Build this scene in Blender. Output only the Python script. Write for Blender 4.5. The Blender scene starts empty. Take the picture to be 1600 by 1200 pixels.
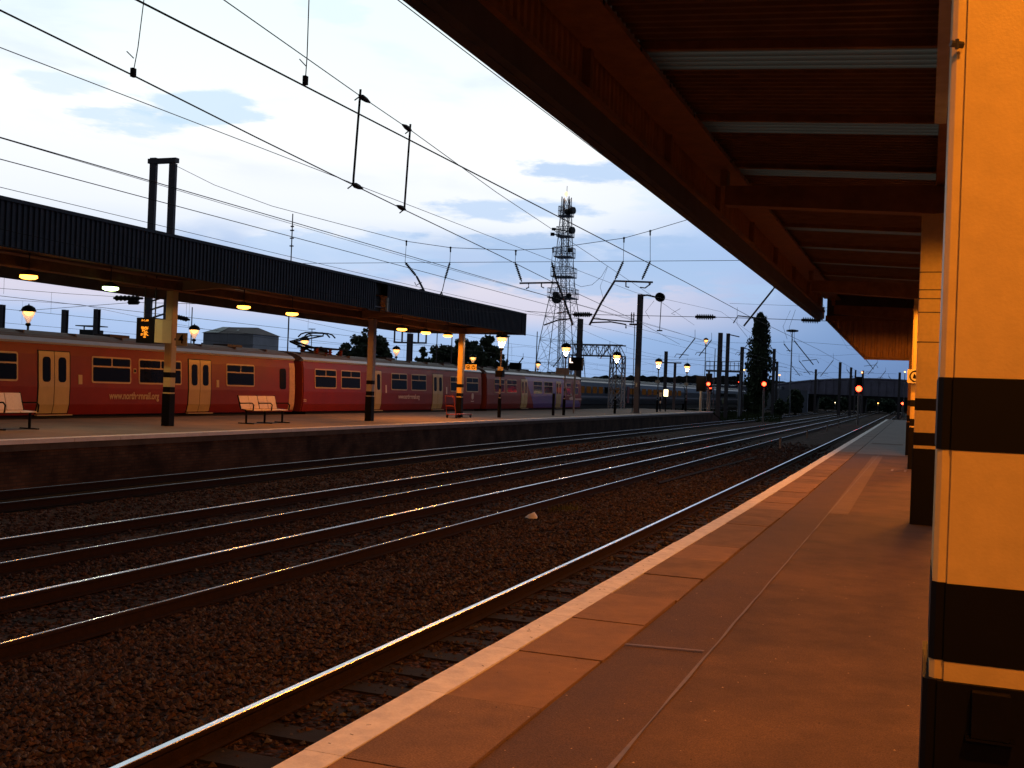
import bpy, math, random
from mathutils import Vector, Matrix
random.seed(7)
R_ = math.radians
S = bpy.context.scene
COL = S.collection

# ---------------------------------------------------------------- camera
F, ROLL, H = 1700.0, 0.038, 2.43          # focal length in px of a 1600 px frame, roll, eye height above rail
dv = Vector((1443-800, 629.5-600, F)).normalized()
hv = Vector((1, math.tan(ROLL), 0))
UPV = dv.cross(hv).normalized()
if UPV.y > 0: UPV = -UPV
RV = UPV.cross(dv).normalized()
if RV.x < 0: RV = -RV
cam = bpy.data.cameras.new('camera'); cam.sensor_width = 36; cam.lens = F/1600*36
cam.clip_start = 0.05; cam.clip_end = 6000
co = bpy.data.objects.new('camera', cam); COL.objects.link(co); S.camera = co
cr = Vector((RV.x, dv.x, UPV.x)); cd = Vector((RV.y, dv.y, UPV.y)); cf = Vector((RV.z, dv.z, UPV.z))
m = Matrix.Identity(4)
for i in range(3):
    m[i][0] = cr[i]; m[i][1] = -cd[i]; m[i][2] = -cf[i]
m[2][3] = H
co.matrix_world = m

def ray(p):
    v = Vector((p[0]-800, p[1]-600, F)); return Vector((v.dot(RV), v.dot(dv), v.dot(UPV)))
def at_z(p, z): v = ray(p); return v*((z-H)/v.z) + Vector((0, 0, H))
def at_x(p, x): v = ray(p); return v*(x/v.x) + Vector((0, 0, H))
def at_y(p, y): v = ray(p); return v*(y/v.y) + Vector((0, 0, H))
def drift(y): return -0.007*max(0.0, y-15)

# ---------------------------------------------------------------- world: dusk sky
W = bpy.data.worlds.new('World'); S.world = W; W.use_nodes = True
nt = W.node_tree; N = nt.nodes; L = nt.links; N.clear()
def nn(t, **k):
    n = N.new(t)
    for a, b in k.items(): setattr(n, a, b)
    return n
def mth(op, a, b=None, c=None, clamp=False):
    n = N.new('ShaderNodeMath'); n.operation = op; n.use_clamp = clamp
    for i, v in enumerate((a, b, c)):
        if v is None: continue
        if isinstance(v, (int, float)): n.inputs[i].default_value = v
        else: L.new(v, n.inputs[i])
    return n.outputs[0]
def sstep(v, lo, hi):
    n = N.new('ShaderNodeMapRange'); n.interpolation_type = 'SMOOTHSTEP'
    L.new(v, n.inputs[0]); n.inputs[1].default_value = lo; n.inputs[2].default_value = hi
    return n.outputs[0]
def mixc(f, a, b, bt='MIX'):
    n = N.new('ShaderNodeMix'); n.data_type = 'RGBA'; n.blend_type = bt
    if isinstance(f, (int, float)): n.inputs[0].default_value = f
    else: L.new(f, n.inputs[0])
    for i, v in ((6, a), (7, b)):
        if isinstance(v, tuple): n.inputs[i].default_value = (*v, 1)
        else: L.new(v, n.inputs[i])
    return n.outputs[2]
tc = nn('ShaderNodeTexCoord'); sx = nn('ShaderNodeSeparateXYZ')
nrm = nn('ShaderNodeVectorMath', operation='NORMALIZE'); L.new(tc.outputs['Generated'], nrm.inputs[0]); L.new(nrm.outputs[0], sx.inputs[0])
X, Y, Z = sx.outputs
mp = nn('ShaderNodeMapping'); L.new(nrm.outputs[0], mp.inputs[0])
mp.inputs['Scale'].default_value = (3.2, 3.2, 13.0); mp.inputs['Location'].default_value = (0.35, 1.7, 0.2)
n1 = nn('ShaderNodeTexNoise'); L.new(mp.outputs[0], n1.inputs[0]); n1.inputs['Scale'].default_value = 1.25; n1.inputs['Detail'].default_value = 6; n1.inputs['Roughness'].default_value = 0.52; n1.inputs['Distortion'].default_value = 0.3
cl = sstep(n1.outputs[0], 0.50, 0.66)
n2 = nn('ShaderNodeTexNoise'); L.new(mp.outputs[0], n2.inputs[0]); n2.inputs['Scale'].default_value = 0.55; n2.inputs['Detail'].default_value = 3
# brightness runs up with height and towards the sunset on the left
sw = mth('MAXIMUM', mth('MINIMUM', mth('MULTIPLY', X, -1.0), 0.7), 0.0)
t = mth('ADD', mth('MULTIPLY', Z, 1.8), mth('MINIMUM', mth('ADD', mth('MULTIPLY', sw, 0.78), 0.03), 0.28))
t = mth('ADD', t, mth('MULTIPLY', mth('SUBTRACT', n2.outputs[0], 0.5), 0.14))
rp = nn('ShaderNodeValToRGB'); L.new(t, rp.inputs[0])
stops = [(0.0, (.10, .17, .36)), (.13, (.175, .30, .56)), (.30, (.33, .50, .81)), (.42, (.46, .62, .91)), (.54, (.90, .95, 1.03)), (.66, (1.03, 1.05, 1.07)), (1.0, (.84, 1.06, 1.10))]
e = rp.color_ramp.elements
e[0].position = 0; e[0].color = (*stops[0][1], 1); e[1].position = 1; e[1].color = (*stops[-1][1], 1)
for p_, c_ in stops[1:-1]:
    k = e.new(p_); k.color = (*c_, 1)
# a low bank of blue cloud with pink light under it
band = mth('MULTIPLY', sstep(Z, 0.07, 0.095), mth('SUBTRACT', 1.0, sstep(Z, 0.118, 0.15)))
left = sstep(mth('MULTIPLY', X, -1.0), 0.06, 0.30)
pk = mth('MULTIPLY', mth('MULTIPLY', sstep(Z, 0.045, 0.07), mth('SUBTRACT', 1.0, sstep(Z, 0.09, 0.125))), left)
sky = mixc(mth('MULTIPLY', pk, 0.62), rp.outputs[0], (.86, .74, .80))
sky = mixc(mth('MULTIPLY', mth('MULTIPLY', band, sstep(n1.outputs[0], 0.42, 0.58)), 0.78), sky, (.41, .57, .86))
clh = mth('MULTIPLY', cl, mth('MULTIPLY', sstep(Z, 0.16, 0.2), 0.25))
sky = mixc(clh, sky, (.38, .55, .86))
def patch(px, py, wx, wy, amt, col, acc):
    d = ray((px, py)).normalized(); up = Vector((0, 0, 1)); rt = d.cross(up).normalized(); up2 = rt.cross(d).normalized()
    def dot(v):
        n = N.new('ShaderNodeVectorMath'); n.operation = 'DOT_PRODUCT'; L.new(nrm.outputs[0], n.inputs[0]); n.inputs[1].default_value = tuple(v); return n.outputs['Value']
    a = mth('MULTIPLY', dot(rt), 1/wx); b = mth('MULTIPLY', dot(up2), 1/wy)
    q = mth('ADD', mth('MULTIPLY', a, a), mth('MULTIPLY', b, b))
    q = mth('ADD', q, mth('MULTIPLY', mth('SUBTRACT', n3.outputs[0], .5), 5.5))
    mk = mth('MULTIPLY', mth('MULTIPLY', mth('SUBTRACT', 1.0, sstep(q, 0.35, 1.25)), amt), mth('GREATER_THAN', dot(d), 0.2))
    return mixc(mk, acc, col)
n3 = nn('ShaderNodeTexNoise'); L.new(mp.outputs[0], n3.inputs[0]); n3.inputs['Scale'].default_value = 4.2; n3.inputs['Detail'].default_value = 6; n3.inputs['Roughness'].default_value = .6
cb1 = (.60, .80, .98); cb2 = (.52, .69, .95)
for (px, py, wx, wy, am, cc) in [(310, 170, .065, .014, .75, cb1), (190, 185, .045, .012, .7, cb1), (100, 130, .035, .010, .5, cb1), (520, 20, .03, .016, .25, cb1), (915, 268, .055, .013, .9, cb2), (800, 330, .075, .013, .8, cb2), (560, 395, .09, .018, .7, cb2), (930, 420, .16, .030, .8, (.41, .58, .86)), (1060, 300, .05, .02, .3, cb1)]:
    sky = patch(px, py, wx, wy, am, cc, sky)
# the zenith and the east behind the camera are already dark
zen = mth('SUBTRACT', 1.0, mth('MULTIPLY', sstep(Z, 0.34, 0.60), 0.84))
east = mth('MULTIPLY', mth('SUBTRACT', 1.0, mth('MULTIPLY', sstep(mth('MULTIPLY', Y, -1.0), -0.5, 0.2), 0.90)), mth('SUBTRACT', 1.0, mth('MULTIPLY', sstep(X, 0.0, 0.4), 0.6)))
sky = mixc(1.0, sky, mixc(1.0, (0, 0, 0), (0, 0, 0)), 'ADD')
cmb = nn('ShaderNodeCombineColor'); fac = mth('MULTIPLY', zen, east)
for i in range(3): L.new(fac, cmb.inputs[i])
sky = mixc(1.0, sky, cmb.outputs[0], 'MULTIPLY')
nsk = nn('ShaderNodeTexSky', sky_type='NISHITA'); nsk.sun_disc = False
nsk.sun_elevation = R_(-1.0); nsk.sun_rotation = R_(-48)
sky = mixc(0.01, sky, nsk.outputs[0], 'ADD')
bg = nn('ShaderNodeBackground'); L.new(sky, bg.inputs[0]); bg.inputs[1].default_value = 1.0
ow = nn('ShaderNodeOutputWorld'); L.new(bg.outputs[0], ow.inputs[0])

sun = bpy.data.lights.new('sun', 'SUN'); sun.energy = 0.03; sun.angle = R_(20); sun.color = (1, .85, .8)
so = bpy.data.objects.new('sun', sun); COL.objects.link(so); so.rotation_euler = Vector((.74, -.66, -.12)).to_track_quat('-Z', 'Y').to_euler(); so.location = (0, 0, 60)
S.view_settings.view_transform = 'Standard'; S.view_settings.look = 'None'; S.view_settings.exposure = 0; S.view_settings.gamma = 1
S.render.engine = 'CYCLES'

# ---------------------------------------------------------------- materials
MATS = {}
def mat(name, col, rough=.6, metal=0, var=.25, scale=6, bump=0, bscale=40, emit=None, es=0, col2=None, spec=.5, noise2=0, n2s=120, alpha=None, coords='Object', trans=0):
    if name in MATS: return MATS[name]
    M = bpy.data.materials.new(name); M.use_nodes = True; t = M.node_tree; n = t.nodes; l = t.links
    b = n['Principled BSDF']
    b.inputs['Roughness'].default_value = rough; b.inputs['Metallic'].default_value = metal
    b.inputs['Specular IOR Level'].default_value = spec
    c = n.new('ShaderNodeTexCoord'); ns = n.new('ShaderNodeTexNoise'); ns.inputs['Scale'].default_value = scale; ns.inputs['Detail'].default_value = 8; ns.inputs['Roughness'].default_value = .65
    l.new(c.outputs[coords], ns.inputs[0])
    r = n.new('ShaderNodeValToRGB'); l.new(ns.outputs[0], r.inputs[0])
    c2 = col2 or tuple(x*(1-var) for x in col); c1 = tuple(min(1, x*(1+var*.6)) for x in col)
    r.color_ramp.elements[0].position = .32; r.color_ramp.elements[1].position = .68
    r.color_ramp.elements[0].color = (*c2, 1); r.color_ramp.elements[1].color = (*c1, 1)
    l.new(r.outputs[0], b.inputs['Base Color'])
    mr = n.new('ShaderNodeMapRange'); l.new(ns.outputs[0], mr.inputs[0]); mr.inputs[3].default_value = max(0, rough-.12); mr.inputs[4].default_value = min(1, rough+.12)
    l.new(mr.outputs[0], b.inputs['Roughness'])
    if noise2:
        n2_ = n.new('ShaderNodeTexNoise'); n2_.inputs['Scale'].default_value = n2s; n2_.inputs['Detail'].default_value = 3; l.new(c.outputs[coords], n2_.inputs[0])
        m2_ = n.new('ShaderNodeMapRange'); l.new(n2_.outputs[0], m2_.inputs[0]); m2_.inputs[1].default_value = .3; m2_.inputs[2].default_value = .7; m2_.inputs[3].default_value = 1-noise2*2; m2_.inputs[4].default_value = 1+noise2
        x_ = n.new('ShaderNodeMix'); x_.data_type = 'RGBA'; x_.blend_type = 'MULTIPLY'; x_.inputs[0].default_value = 1
        l.new(r.outputs[0], x_.inputs[6]); l.new(m2_.outputs[0], x_.inputs[7]); l.new(x_.outputs[2], b.inputs['Base Color'])
    if bump:
        nb = n.new('ShaderNodeTexNoise'); nb.inputs['Scale'].default_value = bscale; nb.inputs['Detail'].default_value = 6; l.new(c.outputs[coords], nb.inputs[0])
        bp = n.new('ShaderNodeBump'); bp.inputs['Strength'].default_value = bump; bp.inputs['Distance'].default_value = .02
        l.new(nb.outputs[0], bp.inputs['Height']); l.new(bp.outputs[0], b.inputs['Normal'])
    if emit:
        b.inputs['Emission Color'].default_value = (*emit, 1); b.inputs['Emission Strength'].default_value = es
    if trans: b.inputs['Transmission Weight'].default_value = trans
    MATS[name] = M; return M
def glow(name, col, s):
    M = bpy.data.materials.new(name); M.use_nodes = True; n = M.node_tree.nodes; l = M.node_tree.links; n.clear()
    e_ = n.new('ShaderNodeEmission'); e_.inputs[0].default_value = (*col, 1); e_.inputs[1].default_value = s
    o = n.new('ShaderNodeOutputMaterial'); l.new(e_.outputs[0], o.inputs[0]); MATS[name] = M; return M

def ballast_mat():
    M = bpy.data.materials.new('ballast'); M.use_nodes = True; t = M.node_tree; n = t.nodes; l = t.links; b = n['Principled BSDF']
    b.inputs['Roughness'].default_value = .95; b.inputs['Specular IOR Level'].default_value = .15
    c = n.new('ShaderNodeTexCoord'); v = n.new('ShaderNodeTexVoronoi'); v.inputs['Scale'].default_value = 17; l.new(c.outputs['Object'], v.inputs[0])
    sp = n.new('ShaderNodeSeparateColor'); l.new(v.outputs['Color'], sp.inputs[0])
    r = n.new('ShaderNodeValToRGB'); l.new(sp.outputs[0], r.inputs[0])
    r.color_ramp.elements[0].color = (.020, .012, .011, 1); r.color_ramp.elements[1].color = (.130, .080, .072, 1)
    q = r.color_ramp.elements.new(.55); q.color = (.062, .036, .031, 1)
    ns = n.new('ShaderNodeTexNoise'); ns.inputs['Scale'].default_value = .8; ns.inputs['Detail'].default_value = 6; l.new(c.outputs['Object'], ns.inputs[0])
    r2 = n.new('ShaderNodeValToRGB'); l.new(ns.outputs[0], r2.inputs[0]); r2.color_ramp.elements[0].position = .35; r2.color_ramp.elements[1].position = .7
    r2.color_ramp.elements[0].color = (.45, .42, .42, 1); r2.color_ramp.elements[1].color = (1.1, 1, .95, 1)
    mx = n.new('ShaderNodeMix'); mx.data_type = 'RGBA'; mx.blend_type = 'MULTIPLY'; mx.inputs[0].default_value = 1; l.new(r.outputs[0], mx.inputs[6]); l.new(r2.outputs[0], mx.inputs[7])
    l.new(mx.outputs[2], b.inputs['Base Color'])
    bp = n.new('ShaderNodeBump'); bp.inputs['Strength'].default_value = 1; bp.inputs['Distance'].default_value = .05; bp.invert = True
    l.new(v.outputs['Distance'], bp.inputs['Height']); l.new(bp.outputs[0], b.inputs['Normal'])
    MATS['ballast'] = M; return M
def brick_mat(name, c1, c2, mortar):
    M = bpy.data.materials.new(name); M.use_nodes = True; t = M.node_tree; n = t.nodes; l = t.links; b = n['Principled BSDF']
    b.inputs['Roughness'].default_value = .9; b.inputs['Specular IOR Level'].default_value = .2
    c = n.new('ShaderNodeTexCoord'); s_ = n.new('ShaderNodeSeparateXYZ'); l.new(c.outputs['Object'], s_.inputs[0]); k = n.new('ShaderNodeCombineXYZ')
    l.new(s_.outputs[1], k.inputs[0]); l.new(s_.outputs[2], k.inputs[1])
    br = n.new('ShaderNodeTexBrick'); l.new(k.outputs[0], br.inputs[0]); br.inputs['Scale'].default_value = 1; br.inputs['Brick Width'].default_value = .23; br.inputs['Row Height'].default_value = .076; br.inputs['Mortar Size'].default_value = .01
    br.inputs['Color1'].default_value = (*c1, 1); br.inputs['Color2'].default_value = (*c2, 1); br.inputs['Mortar'].default_value = (*mortar, 1)
    ns = n.new('ShaderNodeTexNoise'); ns.inputs['Scale'].default_value = 1.3; ns.inputs['Detail'].default_value = 7; l.new(c.outputs['Object'], ns.inputs[0])
    r2 = n.new('ShaderNodeValToRGB'); l.new(ns.outputs[0], r2.inputs[0]); r2.color_ramp.elements[0].position = .35; r2.color_ramp.elements[1].position = .7
    r2.color_ramp.elements[0].color = (.3, .3, .32, 1); r2.color_ramp.elements[1].color = (1, 1, 1, 1)
    mx = n.new('ShaderNodeMix'); mx.data_type = 'RGBA'; mx.blend_type = 'MULTIPLY'; mx.inputs[0].default_value = 1; l.new(br.outputs[0], mx.inputs[6]); l.new(r2.outputs[0], mx.inputs[7])
    l.new(mx.outputs[2], b.inputs['Base Color'])
    bp = n.new('ShaderNodeBump'); bp.inputs['Strength'].default_value = .5; bp.inputs['Distance'].default_value = .01; l.new(br.outputs['Fac'], bp.inputs['Height']); bp.invert = True; l.new(bp.outputs[0], b.inputs['Normal'])
    MATS[name] = M; return M
def trans_mat():
    M = bpy.data.materials.new('rooflight_sheet'); M.use_nodes = True; t = M.node_tree; n = t.nodes; l = t.links
    for q in list(n): n.remove(q)
    d = n.new('ShaderNodeBsdfDiffuse'); d.inputs[0].default_value = (.20, .18, .15, 1)
    tr = n.new('ShaderNodeBsdfTranslucent'); tr.inputs[0].default_value = (.34, .29, .23, 1)
    mx = n.new('ShaderNodeMixShader'); mx.inputs[0].default_value = .6; o = n.new('ShaderNodeOutputMaterial')
    l.new(d.outputs[0], mx.inputs[1]); l.new(tr.outputs[0], mx.inputs[2]); l.new(mx.outputs[0], o.inputs[0]); MATS['rooflight'] = M; return M

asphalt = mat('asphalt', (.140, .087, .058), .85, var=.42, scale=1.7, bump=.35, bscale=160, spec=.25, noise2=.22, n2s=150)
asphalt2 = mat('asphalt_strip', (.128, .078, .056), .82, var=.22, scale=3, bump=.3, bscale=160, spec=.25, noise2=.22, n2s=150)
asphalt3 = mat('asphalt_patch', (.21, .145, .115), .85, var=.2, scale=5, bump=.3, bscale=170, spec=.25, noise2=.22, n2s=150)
asphalt_skylit = mat('asphalt_skylit_tone', (.20, .17, .17), .8, var=.25, scale=1.5, bump=.2, bscale=120, spec=.3)  # cooler grey paints in the change from lamp light to sky light past the canopy
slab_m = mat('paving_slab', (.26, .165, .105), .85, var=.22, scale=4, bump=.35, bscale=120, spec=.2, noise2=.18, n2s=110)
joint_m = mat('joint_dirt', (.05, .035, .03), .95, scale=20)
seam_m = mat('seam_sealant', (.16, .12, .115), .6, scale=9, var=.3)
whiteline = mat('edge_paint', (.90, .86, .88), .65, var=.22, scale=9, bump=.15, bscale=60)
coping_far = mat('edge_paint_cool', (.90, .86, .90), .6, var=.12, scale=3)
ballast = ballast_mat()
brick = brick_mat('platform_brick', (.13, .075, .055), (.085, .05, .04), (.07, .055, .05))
concrete = mat('dirty_concrete', (.10, .08, .075), .9, var=.4, scale=2, bump=.3, bscale=30)
ground_m = mat('earth', (.035, .035, .03), .95, var=.5, scale=.15, bump=.3, bscale=2)
railtop = mat('rail_polished', (.72, .74, .80), .22, metal=1, var=.05, scale=3)
railside = mat('rail_rust', (.026, .013, .010), .85, var=.4, scale=12, bump=.2, bscale=80, spec=.2)
sleeper_m = mat('sleeper_concrete', (.030, .024, .022), .9, var=.4, scale=6, bump=.2, bscale=60, spec=.2)
darkfascia = mat('fascia_navy', (.085, .09, .125), .7, var=.3, scale=2, spec=.3)
fasc_in = mat('fascia_inside_brown', (.36, .21, .12), .8, var=.3, scale=3, spec=.2)
beam_m = mat('beam_brown', (.22, .12, .06), .65, var=.3, scale=4, bump=.1, bscale=40, spec=.3)
roofsheet = mat('roof_sheet', (.15, .10, .075), .75, var=.3, scale=3, spec=.2)
soffit = mat('soffit_board', (.30, .20, .14), .8, var=.22, scale=1.2, bump=.05)
roof_top = mat('roof_felt', (.08, .08, .10), .7, var=.3, scale=1)
cream = mat('cream_paint', (.78, .60, .27), .38, var=.08, scale=1.6, bump=.07, bscale=150, spec=.4, noise2=.035, n2s=25)
black = mat('black_paint', (.005, .005, .007), .6, var=.2, scale=9, spec=.15)
greyp = mat('grey_paint', (.30, .29, .30), .5, var=.2, scale=8)
dgrey = mat('dark_grey_metal', (.05, .05, .06), .55, var=.2, scale=8)
galv = mat('galvanised_steel', (.42, .46, .58), .6, metal=.1, var=.2, scale=6)
mast_m = mat('mast_steel', (.17, .155, .19), .6, var=.2, scale=5)
wire_m = mat('wire_copper', (.012, .008, .012), .6, var=.1, scale=5, spec=.2)
insul = mat('insulator_brown', (.022, .012, .014), .4, var=.1)
red = mat('train_red', (.20, .015, .010), .42, var=.16, scale=1.6, spec=.3)
redend = mat('train_end_red', (.26, .05, .03), .45, var=.2, scale=2)
purple = mat('train_purple', (.12, .075, .36), .35, var=.12, scale=2)
lilac = mat('train_pale_pink', (.66, .50, .46), .4, var=.1, scale=2)
doorcream = mat('door_cream', (.50, .38, .17), .38, var=.10, scale=2, spec=.5)
framecream = mat('window_frame_cream', (.48, .36, .20), .4, var=.1)
glassd = mat('dark_glass', (.006, .006, .006), .12, var=.1, spec=.10)
trainroof = mat('train_roof_grey', (.13, .10, .10), .7, var=.3, scale=3)
gutter = mat('train_cantrail_silver', (.38, .42, .55), .35, metal=.3, var=.1, scale=3)
under = mat('underframe_black', (.01, .009, .009), .8, var=.3)
navy = mat('coach_navy', (.02, .022, .035), .35, var=.1)
navyroof = mat('coach_roof_grey', (.16, .18, .22), .6, var=.2)
stripe = mat('coach_stripe', (.30, .30, .38), .5, var=.1)
coachred = mat('coach_door_red', (.40, .04, .02), .4, var=.1)
seat_m = mat('seat_perforated_steel', (.70, .60, .62), .4, metal=0, var=.1, scale=20, bump=.3, bscale=200)
sign_y = mat('sign_yellow', (.78, .66, .36), .5, var=.05)
sign_w = mat('sign_white', (.75, .70, .62), .5, var=.05)
leaf = mat('poplar_leaf', (.09, .14, .08), .7, var=.5, scale=.8)
leaf2 = mat('tree_leaf', (.11, .15, .09), .7, var=.5, scale=.8)
bark = mat('bark', (.05, .04, .03), .9, var=.3)
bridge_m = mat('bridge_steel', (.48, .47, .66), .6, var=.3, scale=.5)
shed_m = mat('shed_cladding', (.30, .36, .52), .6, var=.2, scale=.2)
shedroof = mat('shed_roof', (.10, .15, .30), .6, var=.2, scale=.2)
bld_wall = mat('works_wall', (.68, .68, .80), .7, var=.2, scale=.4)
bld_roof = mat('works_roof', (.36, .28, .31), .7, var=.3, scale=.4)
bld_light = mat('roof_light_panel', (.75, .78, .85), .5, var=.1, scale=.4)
hill_m = mat('hill_scrub', (.035, .04, .045), .95, var=.5, scale=.05)
paper = mat('litter_white', (.8, .76, .74), .6, var=.05)
trolley_m = mat('trolley_red', (.35, .06, .03), .5)
rubber = mat('rubber', (.02, .018, .018), .8)
SOD = (1.0, .29, .018)
lampglow = glow('sodium_lamp', (1.0, .34, .04), 9)
lampglow2 = glow('lantern_bulb', (1.0, .44, .10), 7)
greenlamp = glow('mercury_lamp', (.75, 1.0, .45), 9)
tubelamp = glow('white_tube', (1.0, .95, .7), 7)
redglow = glow('signal_red', (1.0, .03, .01), 22)
redglow2 = glow('signal_red_dim', (1.0, .06, .02), 5)
boxglow = glow('lit_cabinet', (1.0, .80, .45), 5)
orangetext = glow('display_orange', (1.0, .30, .02), 2.2)
warmwin = glow('coach_window_light', (1.0, .42, .12), .03)
rooflight = trans_mat()
def clear_glass():
    M = bpy.data.materials.new('lantern_glass'); M.use_nodes = True; n = M.node_tree.nodes; l = M.node_tree.links; n.clear()
    a = n.new('ShaderNodeBsdfTransparent'); a.inputs[0].default_value = (.85, .85, .85, 1); d = n.new('ShaderNodeBsdfTranslucent'); d.inputs[0].default_value = (.9, .85, .8, 1)
    g_ = n.new('ShaderNodeBsdfGlossy'); g_.inputs[1].default_value = .15
    m1 = n.new('ShaderNodeMixShader'); m1.inputs[0].default_value = .42; m2 = n.new('ShaderNodeMixShader'); m2.inputs[0].default_value = .06
    l.new(a.outputs[0], m1.inputs[1]); l.new(d.outputs[0], m1.inputs[2]); l.new(m1.outputs[0], m2.inputs[1]); l.new(g_.outputs[0], m2.inputs[2])
    o = n.new('ShaderNodeOutputMaterial'); l.new(m2.outputs[0], o.inputs[0]); return M
lglass = clear_glass()

# ---------------------------------------------------------------- mesh builder
class MB:
    def __init__(s): s.v = []; s.f = []; s.mi = []; s.sm = []; s.mats = []; s.m = 0; s.s = False
    def use(s, m_, smooth=False):
        if m_ not in s.mats: s.mats.append(m_)
        s.m = s.mats.index(m_); s.s = smooth; return s
    def face(s, idx): s.f.append(idx); s.mi.append(s.m); s.sm.append(s.s)
    def poly(s, pts):
        b = len(s.v); s.v += [tuple(p) for p in pts]; s.face(tuple(range(b, b+len(pts)))); return s
    def box(s, x0, x1, y0, y1, z0, z1):
        if x0 > x1: x0, x1 = x1, x0
        if y0 > y1: y0, y1 = y1, y0
        if z0 > z1: z0, z1 = z1, z0
        b = len(s.v)
        s.v += [(x0, y0, z0), (x1, y0, z0), (x1, y1, z0), (x0, y1, z0), (x0, y0, z1), (x1, y0, z1), (x1, y1, z1), (x0, y1, z1)]
        for f in ((0, 3, 2, 1), (4, 5, 6, 7), (0, 1, 5, 4), (1, 2, 6, 5), (2, 3, 7, 6), (3, 0, 4, 7)): s.face(tuple(b+i for i in f))
        return s
    def cbox(s, x0, x1, y0, y1, z0, z1, c=.02):      # vertical box with chamfered vertical corners
        pts = [(x0+c, y0), (x1-c, y0), (x1, y0+c), (x1, y1-c), (x1-c, y1), (x0+c, y1), (x0, y1-c), (x0, y0+c)]
        return s.prism_z(pts, z0, z1)
    def prism_z(s, pts, z0, z1):
        b = len(s.v); n = len(pts)
        s.v += [(p[0], p[1], z0) for p in pts] + [(p[0], p[1], z1) for p in pts]
        s.face(tuple(range(b+n-1, b-1, -1))); s.face(tuple(range(b+n, b+2*n)))
        for i in range(n): j = (i+1) % n; s.face((b+i, b+j, b+n+j, b+n+i))
        return s
    def prism_y(s, pts, y0, y1, caps=True):             # profile (x,z) swept along y
        b = len(s.v); n = len(pts)
        s.v += [(p[0], y0, p[1]) for p in pts] + [(p[0], y1, p[1]) for p in pts]
        if caps: s.face(tuple(range(b, b+n))); s.face(tuple(range(b+2*n-1, b+n-1, -1)))
        for i in range(n): j = (i+1) % n; s.face((b+j, b+i, b+n+i, b+n+j))
        return s
    def tube(s, pts, r, n=6, caps=True, r2=None):
        pts = [Vector(p) for p in pts]; rings = []; m_ = len(pts)
        up = Vector((0, 0, 1))
        for i, p in enumerate(pts):
            d = (pts[min(i+1, m_-1)] - pts[max(i-1, 0)])
            if d.length < 1e-9: d = Vector((0, 1, 0))
            d.normalize(); u = up if abs(d.z) < .95 else Vector((1, 0, 0))
            a = d.cross(u).normalized(); c = a.cross(d).normalized()
            rr = r if r2 is None else r + (r2-r)*i/max(1, m_-1)
            if isinstance(r, (list, tuple)): rr = r[i]
            b = len(s.v); s.v += [tuple(p + a*math.cos(2*math.pi*k/n)*rr + c*math.sin(2*math.pi*k/n)*rr) for k in range(n)]; rings.append(b)
        for i in range(m_-1):
            for k in range(n):
                q = (k+1) % n; s.face((rings[i]+k, rings[i]+q, rings[i+1]+q, rings[i+1]+k))
        if caps:
            s.face(tuple(rings[0]+k for k in range(n-1, -1, -1))); s.face(tuple(rings[-1]+k for k in range(n)))
        return s
    def bar(s, a, b, w, h=None): return s.tube([a, b], w/2*1.2, 4)
    def lathe(s, cx, cy, prof, n=14):                   # prof (r,z)
        rings = []
        for r, z in prof:
            b = len(s.v); s.v += [(cx+r*math.cos(2*math.pi*k/n), cy+r*math.sin(2*math.pi*k/n), z) for k in range(n)]; rings.append(b)
        for i in range(len(prof)-1):
            for k in range(n):
                q = (k+1) % n; s.face((rings[i]+k, rings[i]+q, rings[i+1]+q, rings[i+1]+k))
        s.face(tuple(rings[0]+k for k in range(n-1, -1, -1))); s.face(tuple(rings[-1]+k for k in range(n)))
        return s
    def ball(s, c, r, n=10, sz=1):
        k = n//2; return s.lathe(c[0], c[1], [(max(.0005, r*math.sin(math.pi*i/k)), c[2]-r*sz*math.cos(math.pi*i/k)) for i in range(k+1)], n)
    def corr(s, a, b, z0, z1, pitch, depth, nrm_):       # upright corrugated sheet from a to b (xy), ribs vertical, thin
        a = Vector((a[0], a[1], 0)); b = Vector((b[0], b[1], 0)); Ld = (b-a).length; d = (b-a)/Ld; nv = Vector((nrm_[0], nrm_[1], 0)); k = int(Ld/pitch)
        prof = []
        for i in range(k):
            t0 = i*pitch
            prof += [(t0, 0), (t0+pitch*.42, 0), (t0+pitch*.5, depth), (t0+pitch*.92, depth)]
        prof.append((Ld, 0)); base = len(s.v); n = len(prof)
        for zz in (z0, z1):
            for (t_, o) in prof: p = a + d*t_ + nv*o; s.v.append((p.x, p.y, zz))
        for i in range(n-1): s.face((base+i, base+i+1, base+n+i+1, base+n+i))
        return s
    def build(s, name, parent=None, m_=None, org=None):
        o_ = org if org is not None else (parent_world(parent) if parent else Vector((0, 0, 0)))
        me = bpy.data.meshes.new(name)
        me.from_pydata([(v[0]-o_[0], v[1]-o_[1], v[2]-o_[2]) for v in s.v], [], s.f)
        for q in (s.mats or [m_]): me.materials.append(q)
        if s.mats: me.polygons.foreach_set('material_index', s.mi)
        me.polygons.foreach_set('use_smooth', s.sm)
        me.update(); ob = bpy.data.objects.new(name, me); COL.objects.link(ob)
        if parent: ob.parent = parent
        elif org is not None: ob.location = org
        return ob
def parent_world(p):
    v = Vector((0, 0, 0))
    while p is not None: v += p.location; p = p.parent
    return v
def tag(o, label=None, cat=None, group=None, kind=None):
    if label: o['label'] = label
    if cat: o['category'] = cat
    if group: o['group'] = group
    if kind: o['kind'] = kind
    return o
def thing(name, loc, label, cat, group=None):
    o = bpy.data.objects.new(name, None); COL.objects.link(o); o.location = loc; o.empty_display_size = .2
    return tag(o, label, cat, group)
def setting(name, loc=(0, 0, 0)):
    o = bpy.data.objects.new(name, None); COL.objects.link(o); o.location = loc; o['kind'] = 'structure'; return o
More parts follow.
